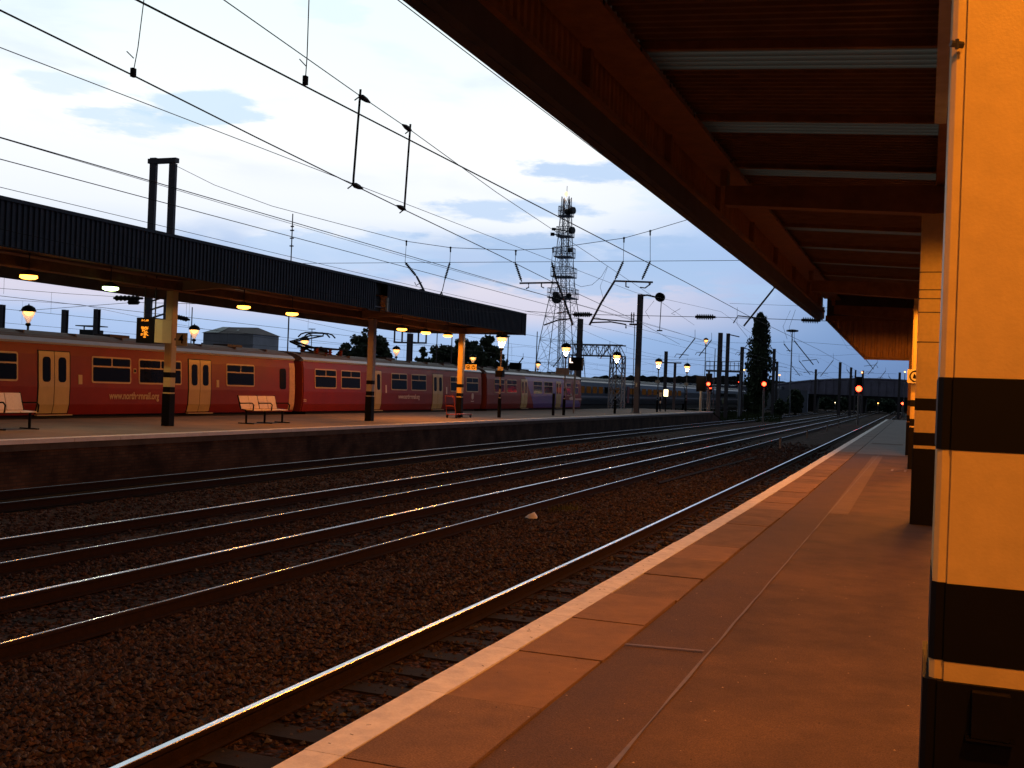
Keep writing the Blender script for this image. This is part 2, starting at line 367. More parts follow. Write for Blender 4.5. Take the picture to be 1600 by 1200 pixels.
def copy_tree(o, parent=None):
    c = o.copy(); COL.objects.link(c); c.parent = parent
    for ch in list(o.children): copy_tree(ch, c)
    return c
def lamp_light(parent, loc, power, col=SOD, r=.12, down=True):
    l_ = bpy.data.lights.new('lamp_light', 'SPOT' if down else 'POINT'); l_.energy = power; l_.color = col; l_.shadow_soft_size = r
    if down: l_.spot_size = R_(180); l_.spot_blend = .12
    o = bpy.data.objects.new('lamp_light', l_); COL.objects.link(o); o.location = Vector(loc)-parent_world(parent); o.parent = parent; return o
def text_mesh(name, s, size, mat_, parent, loc, rot, sx=1.0, bold=0, extrude=.002):
    cu = bpy.data.curves.new('tmp', 'FONT'); cu.body = s; cu.size = size; cu.offset = bold; cu.extrude = extrude; cu.align_x = 'CENTER'; cu.align_y = 'CENTER'
    to = bpy.data.objects.new('tmp', cu); COL.objects.link(to)
    me = bpy.data.meshes.new_from_object(to.evaluated_get(bpy.context.evaluated_depsgraph_get()))
    bpy.data.objects.remove(to); bpy.data.curves.remove(cu)
    me.materials.clear(); me.materials.append(mat_)
    o = bpy.data.objects.new(name, me); COL.objects.link(o)
    o.location = Vector(loc) - (parent_world(parent) if parent else Vector((0, 0, 0))); o.rotation_euler = rot; o.scale = (sx, 1, 1); o.parent = parent
    return o
FACE_PX = (R_(90), 0, R_(90))      # text on a side that faces +x
FACE_NY = (R_(90), 0, 0)           # text that faces the camera (-y)

exec_order = []
# ================================================================ GROUND, BALLAST, TRACKS
g = MB().use(ground_m).poly([(-1500, -60, -.42), (1500, -60, -.42), (1500, 3000, -.42), (-1500, 3000, -.42)]).build('ground'); tag(g, kind='structure')

PZ = .915
T1, T2, T3, T4, T5, T6 = -3.82, -8.3, -11.45, -16.22, -26.8, -33.5
from mathutils import noise as mn
def bal_h(x, y):
    h = -.17
    for tcx in (T1, T2, T3, T4):
        d = abs(x-drift(y)-tcx)
        if d < 1.25: h = min(h, -.175)
    # shoulders / spoil between tracks
    for c_, w_, a_ in ((-6.05, .75, .07), (-9.9, .35, .03), (-13.9, .8, .06)):
        h += a_*math.exp(-((x-drift(y)-c_)/w_)**2)
    h += .035*mn.noise(Vector((x*1.1, y*1.1, 0))) + .012*mn.noise(Vector((x*5, y*5, 3)))
    d = min(abs(x-drift(y)-tcx) for tcx in (T1, T2, T3, T4))
    if d < 1.3: h = min(h, -.168)
    return h
bm_ = MB().use(ballast, True)
ys = []; y = -3.0
while y < 330:
    ys.append(y); y += .12 if y < 14 else (.25 if y < 30 else (.8 if y < 60 else 6))
xs = [-17.95+i*(15.7/150) for i in range(151)]
for yy in ys:
    for xx in xs: bm_.v.append((xx+drift(yy) if xx > -17.9 else xx, yy, bal_h(xx+drift(yy), yy)))
nx = len(xs)
for j in range(len(ys)-1):
    for i in range(nx-1): bm_.face((j*nx+i, j*nx+i+1, (j+1)*nx+i+1, (j+1)*nx+i))
bo = bm_.build('ballast_bed'); tag(bo, kind='structure')
b2 = MB().use(ballast).poly([(-60, -3, -.21), (-25.3, -3, -.21), (-25.3, 330, -.21), (-60, 330, -.21)]).build('ballast_yard'); tag(b2, kind='structure')
b3 = MB().use(ballast).poly([(-25.3, 104, -.215), (-17.5, 104, -.215), (-17.5, 330, -.215), (-25.3, 330, -.215)]).build('ballast_junction'); tag(b3, kind='structure')
b4 = MB().use(ballast).poly([(-3, 104, -.23), (14, 104, -.23), (14, 330, -.23), (-3, 330, -.23)]).build('ballast_near'); tag(b4, kind='structure')

# loose stones lying on the bed (nobody could count them)
sm_ = [mat('stone_%s' % k, c_, .9, var=.35, scale=30, bump=.3, bscale=120, spec=.15) for k, c_ in (('brown', (.080, .058, .062)), ('dark', (.038, .030, .034)), ('rust', (.11, .065, .055)), ('grey', (.13, .12, .14)))]
st = MB()
for q in sm_: st.use(q)
for k in range(120000):
    u = random.random(); y = 2.5 + 62*(u**2.3); x = (-10.6 + 8.25*random.random()) if k % 4 else random.uniform(-15.2, -9.5)
    if random.random() < .3*max(0, 1-y/40): x = -7.4+2.8*random.random()
    if y > 28 and random.random() < (y-28)/36: continue
    # keep what the camera could see and the rails clear
    if x/y < -1.3 or x/y > -.045: continue
    if any(abs(x-drift(y)-(tc_+s_)) < .09 for tc_ in (T1, T2, T3) for s_ in (-.75, .75)): continue
    inner = any(abs(x-drift(y)-tc_) < .7 for tc_ in (T1, T2, T3))
    if inner and random.random() < .5: continue
    r = random.uniform(.013, .03)*(1+y/40); z = bal_h(x, y)+r*.35
    b = len(st.v); a0 = random.random()*6.28
    for (dx, dy, dz) in ((0, 0, 1), (1, 0, .1), (-.3, .9, -.1), (-.8, -.2, .25), (.1, -1, 0), (0, 0, -1)):
        dx += random.uniform(-.3, .3); dy += random.uniform(-.3, .3); dz += random.uniform(-.25, .25)
        st.v.append((x+r*(dx*math.cos(a0)-dy*math.sin(a0))*1.15, y+r*(dx*math.sin(a0)+dy*math.cos(a0)), z+r*.8*dz))
    st.m = random.choices((0, 1, 2, 3), (45, 25, 18, 12))[0]
    for f in ((0, 1, 2), (0, 2, 3), (0, 3, 4), (0, 4, 1), (5, 2, 1), (5, 3, 2), (5, 4, 3), (5, 1, 4)): st.face(tuple(b+i for i in f))
so_ = st.build('ballast_stones'); tag(so_, 'loose brown ballast stones spread between the rails', 'ballast', kind='stuff')

RAILPROF = [(-.07, -.159), (.07, -.159), (.07, -.148), (.011, -.135), (.011, -.045), (.035, -.035), (.035, -.012), (.028, -.004), (-.028, -.004), (-.035, -.012), (-.035, -.035), (-.011, -.045), (-.011, -.135), (-.07, -.148)]
def rail_mesh(xc, y0, y1, step, polished=True, bw=.027, bo=0):
    mb = MB(); yy = [y0]
    while yy[-1] < y1: yy.append(min(y1, yy[-1]+step))
    def sweep(prof, mt):
        mb.use(mt); base = len(mb.v); n = len(prof)
        for y_ in yy:
            for (px_, pz_) in prof: mb.v.append((xc+drift(y_)+px_, y_, pz_))
        for j in range(len(yy)-1):
            for i in range(n):
                k = (i+1) % n; mb.face((base+j*n+k, base+j*n+i, base+(j+1)*n+i, base+(j+1)*n+k))
        mb.face(tuple(base+i for i in range(n)))
    sweep(RAILPROF, railside)
    if polished: sweep([(bo-bw, -.0035), (bo+bw, -.0035), (bo+bw-.003, .001), (bo-bw+.003, .001)], railtop)
    return mb
sl = MB().use(sleeper_m).box(-1.25, 1.25, -.13, .13, -.30, -.163)
SLP = sl.build('sleeper', org=Vector((0, 0, 0))); SLP_MESH = SLP.data; bpy.data.objects.remove(SLP)
tracks = [('near track beside the right platform', T1, 300), ('second track from the right platform', T2, 300), ('third track from the right platform', T3, 300), ('track along the foot of the far platform wall', T4, 250), ('track under the red train', T5, 300), ('track under the dark coaches', T6, 300)]
for lab, xc, y1 in tracks:
    t = setting('railway_track', (xc, 0, 0))
    for s_ in (-.75, .75):
        bw_ = {T4: .008, T5: .015, T6: .02}.get(xc, .027 if s_ < 0 else .012)
        rail_mesh(xc+s_, -3, y1, 5, True, bw_, .01 if s_ > 0 else 0).build('rail', t)
    if xc in (T1, T2, T3, T4):
        for k in range(70):
            yy = -1.5+k*.65
            o = bpy.data.objects.new('sleeper', SLP_MESH); COL.objects.link(o); o.parent = t; o.location = (drift(yy), yy, 0 if xc == T1 else -.025)

ob_ = MB().use(mat('oily_ballast', (.010, .008, .008), .95, var=.4, scale=8, bump=.6, bscale=40, spec=.1))
ob_.poly([(T4-1.0, -3, -.162), (T4+.95, -3, -.162), (T4+.95, 96, -.162), (T4-1.0, 96, -.162)])
tag(ob_.build('oily_track_bed'), kind='structure')
# spare rail, markers, litter, weeds
a, b = (-6.75, 29.5), (-6.35, 45.5)
mb = MB().use(railside)
mb.tube([(a[0], a[1], -.06), (b[0], b[1], -.06)], .045, 4); mb.box(a[0]-.07, a[0]+.07, a[1], a[1]+.3, -.13, -.11)
tag(mb.build('spare_rail', org=Vector((a[0], a[1], -.1))), 'rusty length of spare rail lying on the ballast beyond the litter', 'rail')
for k, (x, y) in enumerate([(-6.6, 55.5), (-6.9, 72), (-7.1, 90), (-7.2, 104)]):
    mb = MB().use(greyp).cbox(x-.05, x+.05, y-.05, y+.05, -.2, .38, .015).use(dgrey).box(x-.065, x+.065, y-.062, y+.062, .38, .42)
    tag(mb.build('marker_post', org=Vector((x, y, -.2))), ['first', 'second', 'third', 'farthest'][k]+' small white marker post between the tracks, counted from the camera', 'marker post', 'small white marker posts between the tracks')
mb = MB().use(paper, True); c = at_z((830, 807), -.1)
vs = [(0, -.1, 0), (.13, -.02, 0), (.1, .1, .02), (-.08, .1, 0), (-.14, 0, 0), (0, -.03, .09), (.05, .05, .12), (-.07, .03, .06)]
b = len(mb.v); mb.v += [(c.x+v[0], c.y+v[1], -.13+v[2]) for v in vs]
for f in ((0, 1, 5), (1, 6, 5), (1, 2, 6), (2, 3, 6), (3, 7, 6), (3, 4, 7), (4, 0, 5), (4, 5, 7), (5, 6, 7)): mb.face(tuple(b+i for i in f))
tag(mb.build('litter', org=Vector((c.x, c.y, -.13))), 'crumpled white scrap of litter lying on the brown ballast', 'litter')
mb = MB().use(paper)
for k in range(9):
    x, y = c.x+.9+random.uniform(-.3, .5), c.y+1.6+random.uniform(-.2, .3); a_ = random.random()*3
    mb.poly([(x, y, -.11), (x+.09*math.cos(a_), y+.09*math.sin(a_), -.105), (x+.06*math.cos(a_+1), y+.07*math.sin(a_+1), -.09)])
tag(mb.build('litter', org=Vector((c.x+.9, c.y+1.6, -.12))), 'torn flat shreds of pale litter by the weeds beside the rail', 'litter')
wd = MB().use(mat('weed', (.09, .10, .02), .8, var=.4))
for k in range(240):
    x, y = -7.0+random.gauss(0, .16)*1.2, c.y+1.9+random.gauss(0, .25); a_ = random.random()*6.3; h_ = random.uniform(.04, .16)
    wd.poly([(x, y, -.16), (x+.02*math.cos(a_), y+.02*math.sin(a_), -.16), (x+.06*math.cos(a_+.7), y+.05*math.sin(a_+.7), -.16+h_)])
tag(wd.build('weeds', org=Vector((-7.0, c.y+1.9, -.16))), 'small clump of yellow green weeds beside the second track', 'weeds', kind='stuff')

# ---------------------------------------------------------------- near platform
def strip(mb, x0, x1, y0, y1, z, step=4.0):      # horizontal strip that follows the drift
    y = y0
    while y < y1-1e-6:
        y2 = min(y1, y+step)
        mb.poly([(x0+drift(y), y, z), (x1+drift(y), y, z), (x1+drift(y2), y2, z), (x0+drift(y2), y2, z)]); y = y2
    return mb
def vstrip(mb, x, y0, y1, z0, z1, step=4.0, flip=False):
    y = y0
    while y < y1-1e-6:
        y2 = min(y1, y+step)
        pts = [(x+drift(y), y, z0), (x+drift(y), y, z1), (x+drift(y2), y2, z1), (x+drift(y2), y2, z0)]
        mb.poly(pts[::-1] if flip else pts); y = y2
    return mb
P = setting('near_platform', (0, 0, 0)); PE = 97.0
mb = MB().use(asphalt); strip(mb, -1.12, 7, -8, 32.6, PZ); mb.use(asphalt_skylit); strip(mb, -1.12, 7, 32.6, PE, PZ)
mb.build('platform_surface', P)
mb = MB().use(asphalt2); strip(mb, -1.63, -1.12, -8, 32.6, PZ-.006); mb.use(asphalt_skylit); strip(mb, -1.63, -1.12, 32.6, PE, PZ-.004); mb.build('trench_strip', P)
mb = MB().use(asphalt3); strip(mb, -1.14, -.88, 15, 31.5, PZ+.004); mb.build('lighter_patch', P)
mb = MB().use(asphalt); strip(mb, -.3, 1.4, 33.6, 36.2, PZ+.003); mb.use(asphalt2); strip(mb, -1.5, -.45, 40.5, 41.3, PZ+.004); mb.build('dark_patch', P)
# wavy sealed seam
mb = MB().use(seam_m); y = 2.0
pv = None
while y < 33:
    w = .003+.010*max(0, mn.noise(Vector((0, y*1.3, 0)))+.45)*(1 if y < 8 else .6); x = -1.125+.005*mn.noise(Vector((3, y*1.7, 0)))
    if pv: mb.poly([(pv[0]-pv[1], pv[2], PZ+.006), (pv[0]+pv[1], pv[2], PZ+.006), (x+w, y, PZ+.006), (x-w, y, PZ+.006)])
    pv = (x, w, y); y += .11
x, y = -1.62, 6.45
mb.poly([(-1.62, 6.35, PZ+.005), (-1.16, 6.42, PZ+.005), (-1.16, 6.445, PZ+.005), (-1.62, 6.375, PZ+.005)])
mb.build('seam', P)
# coping slabs: individual, slightly uneven
mb = MB()
cols = [slab_m, mat('paving_slab_worn', (.23, .15, .10), .88, var=.28, scale=3, bump=.4, bscale=90, spec=.2), mat('paving_slab_pale', (.29, .18, .11), .85, var=.2, scale=5, bump=.3, bscale=140, spec=.2)]
y = -7.2; k = 0
farcols = [asphalt_skylit]
while y < PE:
    L_ = 1.015 if k % 7 else .97
    y2 = min(PE, y+L_-.012)
    mb.use(random.choice(cols) if y < 32.6 else asphalt_skylit)  # slabs beyond the lamps take the same painted skylit tone
    dz = random.uniform(-.004, .004); x0 = -2.131; x1 = -1.642
    q = [(x0+drift(y), y), (x1+drift(y)+random.uniform(-.012, .012), y+random.uniform(0, .01)), (x1+drift(y2)+random.uniform(-.012, .012), y2), (x0+drift(y2), y2)]
    mb.prism_z(q, PZ-.06, PZ+.004+dz)
    y += L_; k += 1
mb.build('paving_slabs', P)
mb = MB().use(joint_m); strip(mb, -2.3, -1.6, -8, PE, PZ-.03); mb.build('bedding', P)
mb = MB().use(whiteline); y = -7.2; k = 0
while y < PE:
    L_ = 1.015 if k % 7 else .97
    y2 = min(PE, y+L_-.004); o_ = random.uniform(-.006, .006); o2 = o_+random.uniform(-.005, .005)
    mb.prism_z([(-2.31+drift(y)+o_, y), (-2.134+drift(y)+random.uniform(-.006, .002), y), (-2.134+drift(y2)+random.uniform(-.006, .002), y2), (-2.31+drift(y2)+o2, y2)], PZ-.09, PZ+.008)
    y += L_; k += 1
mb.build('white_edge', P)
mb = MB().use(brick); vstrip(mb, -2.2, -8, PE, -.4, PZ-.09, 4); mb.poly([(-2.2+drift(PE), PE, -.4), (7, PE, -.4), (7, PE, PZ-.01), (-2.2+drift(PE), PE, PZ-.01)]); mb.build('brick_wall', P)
# small chips and grit on the platform
gr = MB().use(mat('grit', (.5, .36, .25), .7, var=.3)).use(mat('twig', (.03, .02, .015), .9))
for k in range(170):
    y = 3.6+8*random.random()**1.6; x = random.uniform(-2.2, .3); s_ = random.uniform(.003, .008)
    gr.m = 0 if random.random() < .7 else 1
    gr.poly([(x, y, PZ+.013), (x+s_*1.6, y+s_*.3, PZ+.012), (x+s_*.8, y+s_*1.5, PZ+.014)])
for k in range(26):
    y = 3.9+6*random.random(); x = -2.22+random.uniform(-.06, .07); a_ = random.uniform(0, 3.14); s_ = random.uniform(.012, .028); gr.m = 1
    gr.poly([(x, y, PZ+.013), (x+s_*math.cos(a_), y+s_*math.sin(a_), PZ+.013), (x+s_*math.cos(a_)+.003, y+s_*math.sin(a_)+.003, PZ+.014), (x+.003, y+.003, PZ+.014)])
tag(gr.build('grit', org=Vector((0, 5, PZ))), 'grit and tiny twigs scattered on the near platform edge', 'grit', kind='stuff')
# drain cover
c = at_z((1415, 737), PZ)
mb = MB().use(seam_m); mb.box(-.62, -.30, 25.0, 25.9, PZ+.004, PZ+.008); mb.use(asphalt2).box(-.57, -.35, 25.1, 25.8, PZ+.008, PZ+.011)
tag(mb.build('drain_cover', org=Vector((-.46, 25.4, PZ))), 'square inspection cover set in the near platform beyond the second column', 'cover')

# ---------------------------------------------------------------- far platform
Pf = setting('far_platform', (0, 0, 0)); FX0, FX1 = -17.9, -25.15; FE = 99.0
mb = MB().use(mat('far_asphalt', (.22, .17, .15), .85, var=.3, scale=.8, bump=.1)); mb.box(FX1, FX0-.28, -6, FE, PZ-.1, PZ); mb.build('platform_surface', Pf)
mb = MB().use(coping_far); y = -6
while y < FE:
    mb.box(FX0-.28, FX0+.03+random.uniform(-.006, .006), y, min(FE, y+1.49), PZ-.09, PZ+.004); y += 1.5
mb.build('white_edge', Pf)
mb = MB().use(brick); mb.poly([(FX0-.06, -6, -.4), (FX0-.06, FE+6, -.4), (FX0-.06, FE+6, -.15), (FX0-.06, FE, PZ-.09), (FX0-.06, -6, PZ-.09)])
mb.use(concrete).box(FX0-.12, FX0-.01, -6, FE, PZ-.24, PZ-.092)
mb.build('brick_wall', Pf)
mb = MB().use(mat('far_asphalt', None)).prism_y([(FX1, -.4), (FX0-.07, -.4), (FX0-.07, PZ-.1), (FX1, PZ-.1)], FE-1, FE)
mb.v[-4:]
mb.build('platform_end', Pf)
mb = MB().use(concrete); mb.poly([(FX0-.05, FE, PZ), (FX0-.05, FE+7, -.2), (FX1, FE+7, -.2), (FX1, FE, PZ)]); mb.build('end_ramp', Pf)
mb = MB().use(brick); mb.box(FX1-.02, FX1+.1, -6, FE, -.4, PZ-.1); mb.build('rear_wall', Pf)
# ================================================================ NEAR CANOPY
CX = -3.05; CE = 34.3; C0 = -7.0
def banded_column(name, x0, x1, y0, y1, ztop, parent, body, flange=.03, label=None, zb=PZ, h_section=True):
    mb = MB()
    zs = [(zb, 1.86, black), (1.86, 1.90, body), (1.90, 2.06, black), (2.06, 2.335, body), (2.335, 2.485, black), (2.485, ztop, body)]
    for z0, z1, q in zs:
        mb.use(q); e_ = .012 if (q is black and z1 < 1.9) else (.002 if q is black else 0)
        if h_section:
            mb.cbox(x0-e_, x1+e_, y0+.012-e_, y1-.012+e_, z0, z1, .010); mb.box(x0+.028-e_, x1-.028+e_, y0-e_, y0+.0118-e_, z0, z1); mb.box(x0+.028-e_, x1-.028+e_, y1-.0118+e_, y1+e_, z0, z1)
            pass
        else: mb.cbox(x0-e_, x1+e_, y0-e_, y1+e_, z0, z1, .02)
    o = mb.build(name, parent)
    return o
K = thing('platform_canopy', (0, 14, PZ), 'dark brown corrugated canopy over the near right platform, seen from below', 'canopy')
mb = MB().use(darkfascia); mb.corr((CX-.02, C0), (CX-.02, CE), 4.87, 5.85, .15, -.03, (1, 0)); mb.box(CX-.10, CX+.0, C0, CE, 5.85, 5.92)
mb.build('outer_fascia', K)
mb = MB().use(darkfascia); mb.box(CX+.02, CX+.10, C0, CE, 4.83, 5.12); mb.use(beam_m).box(CX+.10, CX+.16, C0, CE, 5.07, 5.125); mb.use(darkfascia).box(CX-.08, CX+.018, C0, CE, 4.82, 4.866); mb.build('fascia_rail', K)
mb = MB().use(fasc_in); mb.corr((CX+.06, C0), (CX+.06, CE), 5.12, 5.55, .15, .03, (1, 0)); mb.build('inner_fascia', K)
for k in range(13):
    y = -4.0+k*3.33
    if y < CE: MB().use(beam_m).box(CX+.062, CX+.17, y-.04, y+.04, 5.126, 5.5).build('fascia_post', K)
# edge beam
mb = MB().use(beam_m)
mb.box(CX+.30, CX+.62, C0, CE, 5.42, 5.47); mb.box(CX+.43, CX+.49, C0, CE, 5.471, 5.79); mb.box(CX+.30, CX+.62, C0, CE, 5.791, 5.83)
mb.box(CX+.12, CX+.299, C0, CE, 5.48, 5.51)
for k in range(34):
    y = -5+k*1.19
    mb.use(black).box(CX+.605, CX+.625, y, y+.05, 5.43, 5.46)
    mb.use(beam_m)
mb.build('edge_beam', K)
# cross beams & purlins & sheets
def zroof(x): return 5.62-.16*(x-(CX+.5))/2.6
cols_y = [2.5, 14.45, 26.3, 33.2]
colx = {2.5: .03, 14.45: -.10, 26.3: -.27, 33.2: -.42}
for y in [-7.0]+cols_y:
    d_ = .12; cx = colx.get(y, .1)
    mb = MB().use(beam_m)
    for s_ in (1, -1):
        pts = [(cx+(.14 if s_ > 0 else .14), 4.78), (CX+.5 if s_ > 0 else 3.2, 4.95), (CX+.5 if s_ > 0 else 3.2, 5.20), (cx+.14, 5.12)]
        mb.prism_y(pts if s_ < 0 else pts[::-1], y-d_+.08, y+d_+.08)
    mb.box(CX+.43, CX+.52, y-d_+.09, y+d_+.07, 5.2, 5.42)
    mb.build('cross_beam', K)
def sheet(mb, y0, y1, x0, x1, pitch=.15, dz=0):
    n = int((y1-y0)/pitch); base = len(mb.v); prof = []
    for i in range(n): t0 = y0+i*pitch; prof += [(t0, 0), (t0+pitch*.30, 0), (t0+pitch*.5, .055), (t0+pitch*.80, .055)]
    prof.append((y1, 0)); m_ = len(prof)
    for (y_, o_) in prof: mb.v.append((x0, y_, zroof(x0)-.0+o_+dz)); mb.v.append((x1, y_, zroof(x1)+o_+dz))
    for i in range(m_-1): mb.face((base+2*i, base+2*i+1, base+2*i+3, base+2*i+2))
XA, XB = CX+.50, .35
lights_ = []
y = C0; purl = [9.65+2.65*k-15.9 for k in range(0, 20)]
mbs = MB().use(roofsheet); prev = C0
for p_ in purl:
    if p_ > CE-1: break
    if p_ < C0: continue
    sheet(mbs, prev, p_+.12, XA, XB); q = MB().use(rooflight); sheet(q, p_+.12, p_+.87, XA, XB); q.build('rooflight', K); prev = p_+.87
sheet(mbs, prev, CE, XA, XB)
# the other half of the roof, beyond the column line
base = len(mbs.v)
mbs.poly([(.35, C0, zroof(.35)), (3.5, C0, 5.7), (3.5, CE, 5.7), (.35, CE, zroof(.35))])
mbs.poly([(CX-.1, C0, 5.93), (CX-.1, CE, 5.93), (CX+.5, CE, 5.9), (CX+.5, C0, 5.9)])
mbs.build('roof_sheet', K)
mb = MB().use(darkfascia); mb.box(3.5, 3.56, C0, CE, 4.87, 5.9); mb.build('rear_fascia', K)
for p_ in purl:
    if C0 < p_ < CE-.3: MB().use(beam_m).prism_y([(XA, zroof(XA)-.075), (.35, zroof(.35)-.075), (.35, zroof(.35)-.004), (XA, zroof(XA)-.004)], p_-.03, p_+.03).build('purlin', K)
mb = MB().use(beam_m); mb.box(.05, .3, C0, CE, 5.14, 5.40); mb.build('ridge_beam', K)
# end screen
mb = MB().use(beam_m); ye = 34.0
mb.box(CX+.2, 3.4, ye, ye+.14, 4.80, 4.95)
mb.tube([(CX+.22, ye+.07, 4.86), (-1.66, ye+.07, 3.70)], .05, 4); mb.box(-1.70, 3.4, ye+.02, ye+.12, 3.655, 3.73)
mb.use(fasc_in)
pitch = .17; x = CX+.35
while x < 3.4:
    def zl(xx): return max(3.70, 4.86-(xx-(CX+.22))/(-1.66-(CX+.22))*1.16) if xx < -1.66 else 3.70
    mb.poly([(x, ye+.05, zl(x)), (x+.08, ye+.05, zl(x+.08)), (x+.08, ye+.05, 4.8), (x, ye+.05, 4.8)])
    mb.poly([(x+.08, ye+.05, zl(x+.08)), (x+.10, ye+.10, zl(x+.1)), (x+.10, ye+.10, 4.8), (x+.08, ye+.05, 4.8)])
    mb.poly([(x+.10, ye+.10, zl(x+.1)), (x+.15, ye+.10, zl(x+.15)), (x+.15, ye+.10, 4.8), (x+.10, ye+.10, 4.8)])
    mb.poly([(x+.15, ye+.10, zl(x+.15)), (x+.17, ye+.05, zl(x+.17)), (x+.17, ye+.05, 4.8), (x+.15, ye+.10, 4.8)])
    x += pitch
mb.use(darkfascia).poly([(CX+.22, ye+.13, 4.86), (-1.66, ye+.13, 3.7), (3.4, ye+.13, 3.7), (3.4, ye+.13, 5.7), (CX+.22, ye+.13, 5.8)])
mb.build('end_screen', K)
MB().use(sign_w).box(CX-.01, CX+.14, CE-.15, CE+.0, 4.87, 5.22).build('fascia_end_cap', K)
# columns are parts of the canopy
banded_column('column', .03, .36, 2.42, 2.80, 4.85, K, cream, .05)
banded_column('column', -.10, .175, 14.45, 14.75, 4.82, K, cream, .04)
banded_column('column', -.28, -.0, 26.3, 26.6, 4.80, K, cream, .04)
banded_column('column', -.43, -.15, 33.0, 33.3, 3.70, K, beam_m, .04)
# haunch plate and welds on column 2
mb = MB().use(beam_m); mb.box(-.12, .2, 14.43, 14.77, 4.82, 4.90); mb.build('cap_plate', K)
# black casing bracket on the near column
mb = MB().use(black); c = at_y((1547, 1112), 2.40)
mb.box(c.x-.035, c.x+.035, 2.372, 2.405, c.z-.05, c.z+.04); mb.box(c.x-.045, c.x+.045, 2.368, 2.404, c.z-.056, c.z-.051)
mb.build('cable_clip', K)
mb = MB().use(dgrey); c = at_y((1495, 72), 2.42); mb.tube([(c.x-.012, 2.40, c.z), (c.x+.012, 2.41, c.z-.002)], .007, 6); mb.tube([(c.x+.0, 2.40, c.z+.008), (c.x+.0, 2.40, c.z-.012)], .004, 5)
mb.build('bolt', K)
# wire bands round the second column, junction box
mb = MB().use(dgrey)
for z in (3.18, 3.55, 3.72, 3.83, 4.05): MB().use(dgrey).box(-.104, .179, 14.446, 14.752, z, z+.012).build('strap', K)
# cable trunking that hangs along the column line
mb = MB().use(galv).box(.005, .10, 6.9, 10.0, 4.83, 4.92)
tag(mb.build('cable_trunking', org=Vector((.05, 8, 4.85))), 'grey cable trunking hanging under the near canopy beside the top of the nearest column', 'trunking')
# lamps under the near canopy
spec = [(.62, -4.5), (.62, .2), (.62, 4.9), (.62, 9.6), (.33, 16.6), (.33, 20.4), (.33, 24.3), (.2, 29.0)]
labs = ['behind the viewer', 'overhead', 'hidden above the nearest column', 'past the nearest column', 'topmost one seen beside the second column', 'middle one seen beside the second column', 'lowest one seen beside the second column', 'last one before the end screen']
for (x, y), lb in zip(spec, labs):
    t = thing('canopy_lamp', (x, y, 4.60), 'orange lamp under the near canopy, '+lb, 'lamp', 'orange lamps under the near canopy')
    MB().use(greyp).cbox(x-.09, x+.09, y-.22, y+.22, 4.66, 4.78, .03).build('housing', t)
    MB().use(lampglow).box(x-.07, x+.07, y-.2, y+.2, 4.60, 4.655).build('diffuser', t)
    MB().use(dgrey).tube([(x, y, 4.78), (x, y, 5.15)], .012, 6).build('hanger', t)
    lamp_light(t, (x, y, 4.56), 300 if y < 1 else 480)
# sign with round emblem on the third column
t = thing('platform_sign', (-.2, 26.1, 2.9), 'small pale square sign with a black ring emblem on the third near column', 'sign')
sa = at_y((1418, 577), 26.1); sb = at_y((1439, 599), 26.1)
MB().use(sign_w).box(sa.x, sb.x, 26.08, 26.12, sb.z, sa.z).build('panel', t)
mb = MB().use(black); cx_, cz_ = (sa.x+sb.x)/2+.03, (sa.z+sb.z)/2
for k in range(24):
    a0, a1 = k*math.pi/12, (k+1)*math.pi/12
    mb.poly([(cx_+math.cos(a)*r, 26.076, cz_+math.sin(a)*r) for a, r in ((a0, .10), (a0, .135), (a1, .135), (a1, .10))][::-1])
mb.poly([(cx_-.06, 26.076, cz_-.05), (cx_+.02, 26.076, cz_-.06), (cx_+.0, 26.076, cz_+.03), (cx_-.04, 26.076, cz_+.06)])
mb.build('emblem', t)

# ================================================================ FAR CANOPY
FC = -17.45; F0, F1 = 8.0, 47.5
K2 = thing('platform_canopy', (-20.4, 30, PZ), 'long navy corrugated canopy over the far platform with orange lamps under it', 'canopy')
JY0, JY1 = 32.75, 33.6
mb = MB().use(darkfascia)
mb.corr((FC, JY0), (FC, F0), 4.87, 5.80, .15, .035, (1, 0)); mb.corr((FC, F1), (FC, JY1), 4.87, 5.80, .15, .035, (1, 0))
mb.box(FC-.05, FC+.07, F0, F1, 5.80, 5.87)
mb.corr((FC, F1), (-23.4, F1), 4.87, 5.80, .15, -.035, (0, -1)); mb.box(FC-.02, FC+.05, F1-.05, F1+.04, 4.86, 5.80)
mb.box(FC-.03, FC+.045, JY0, JY1, 5.42, 5.80) if False else None
mb.build('front_fascia', K2)
MB().use(dgrey).box(FC-.30, FC-.25, JY0, JY1, 4.87, 5.8).build('joint_back', K2)
MB().use(sign_w).box(FC-.05, FC+.02, JY1-.01, JY1+.13, 4.88, 5.36).build('joint_cover', K2)
mb = MB().use(darkfascia).box(-23.45, -23.4, F0, F1, 4.87, 5.8); mb.build('rear_fascia', K2)
mb = MB().use(soffit)
def zs2(x): return 5.20+ (abs(x+20.4)/3.0)*.22
for (xa, xb) in ((FC-.06, -20.4), (-20.4, -23.38)):
    mb.poly([(xa, F0, zs2(xa)), (xa, F1, zs2(xa)), (xb, F1, zs2(xb)), (xb, F0, zs2(xb))])
mb.build('soffit', K2)
mb = MB().use(roof_top); mb.poly([(FC+.05, F0, 5.88), (FC+.05, F1, 5.88), (-20.4, F1, 5.70), (-20.4, F0, 5.70)]); mb.poly([(-20.4, F0, 5.70), (-20.4, F1, 5.70), (-23.4, F1, 5.88), (-23.4, F0, 5.88)]); mb.build('roof', K2)
fcy = [15.4, 26.1, 36.9, 47.1]
mb = MB().use(beam_m).box(-20.65, -20.25, F0, F1, 4.86, 5.1); mb.build('spine_beam', K2)
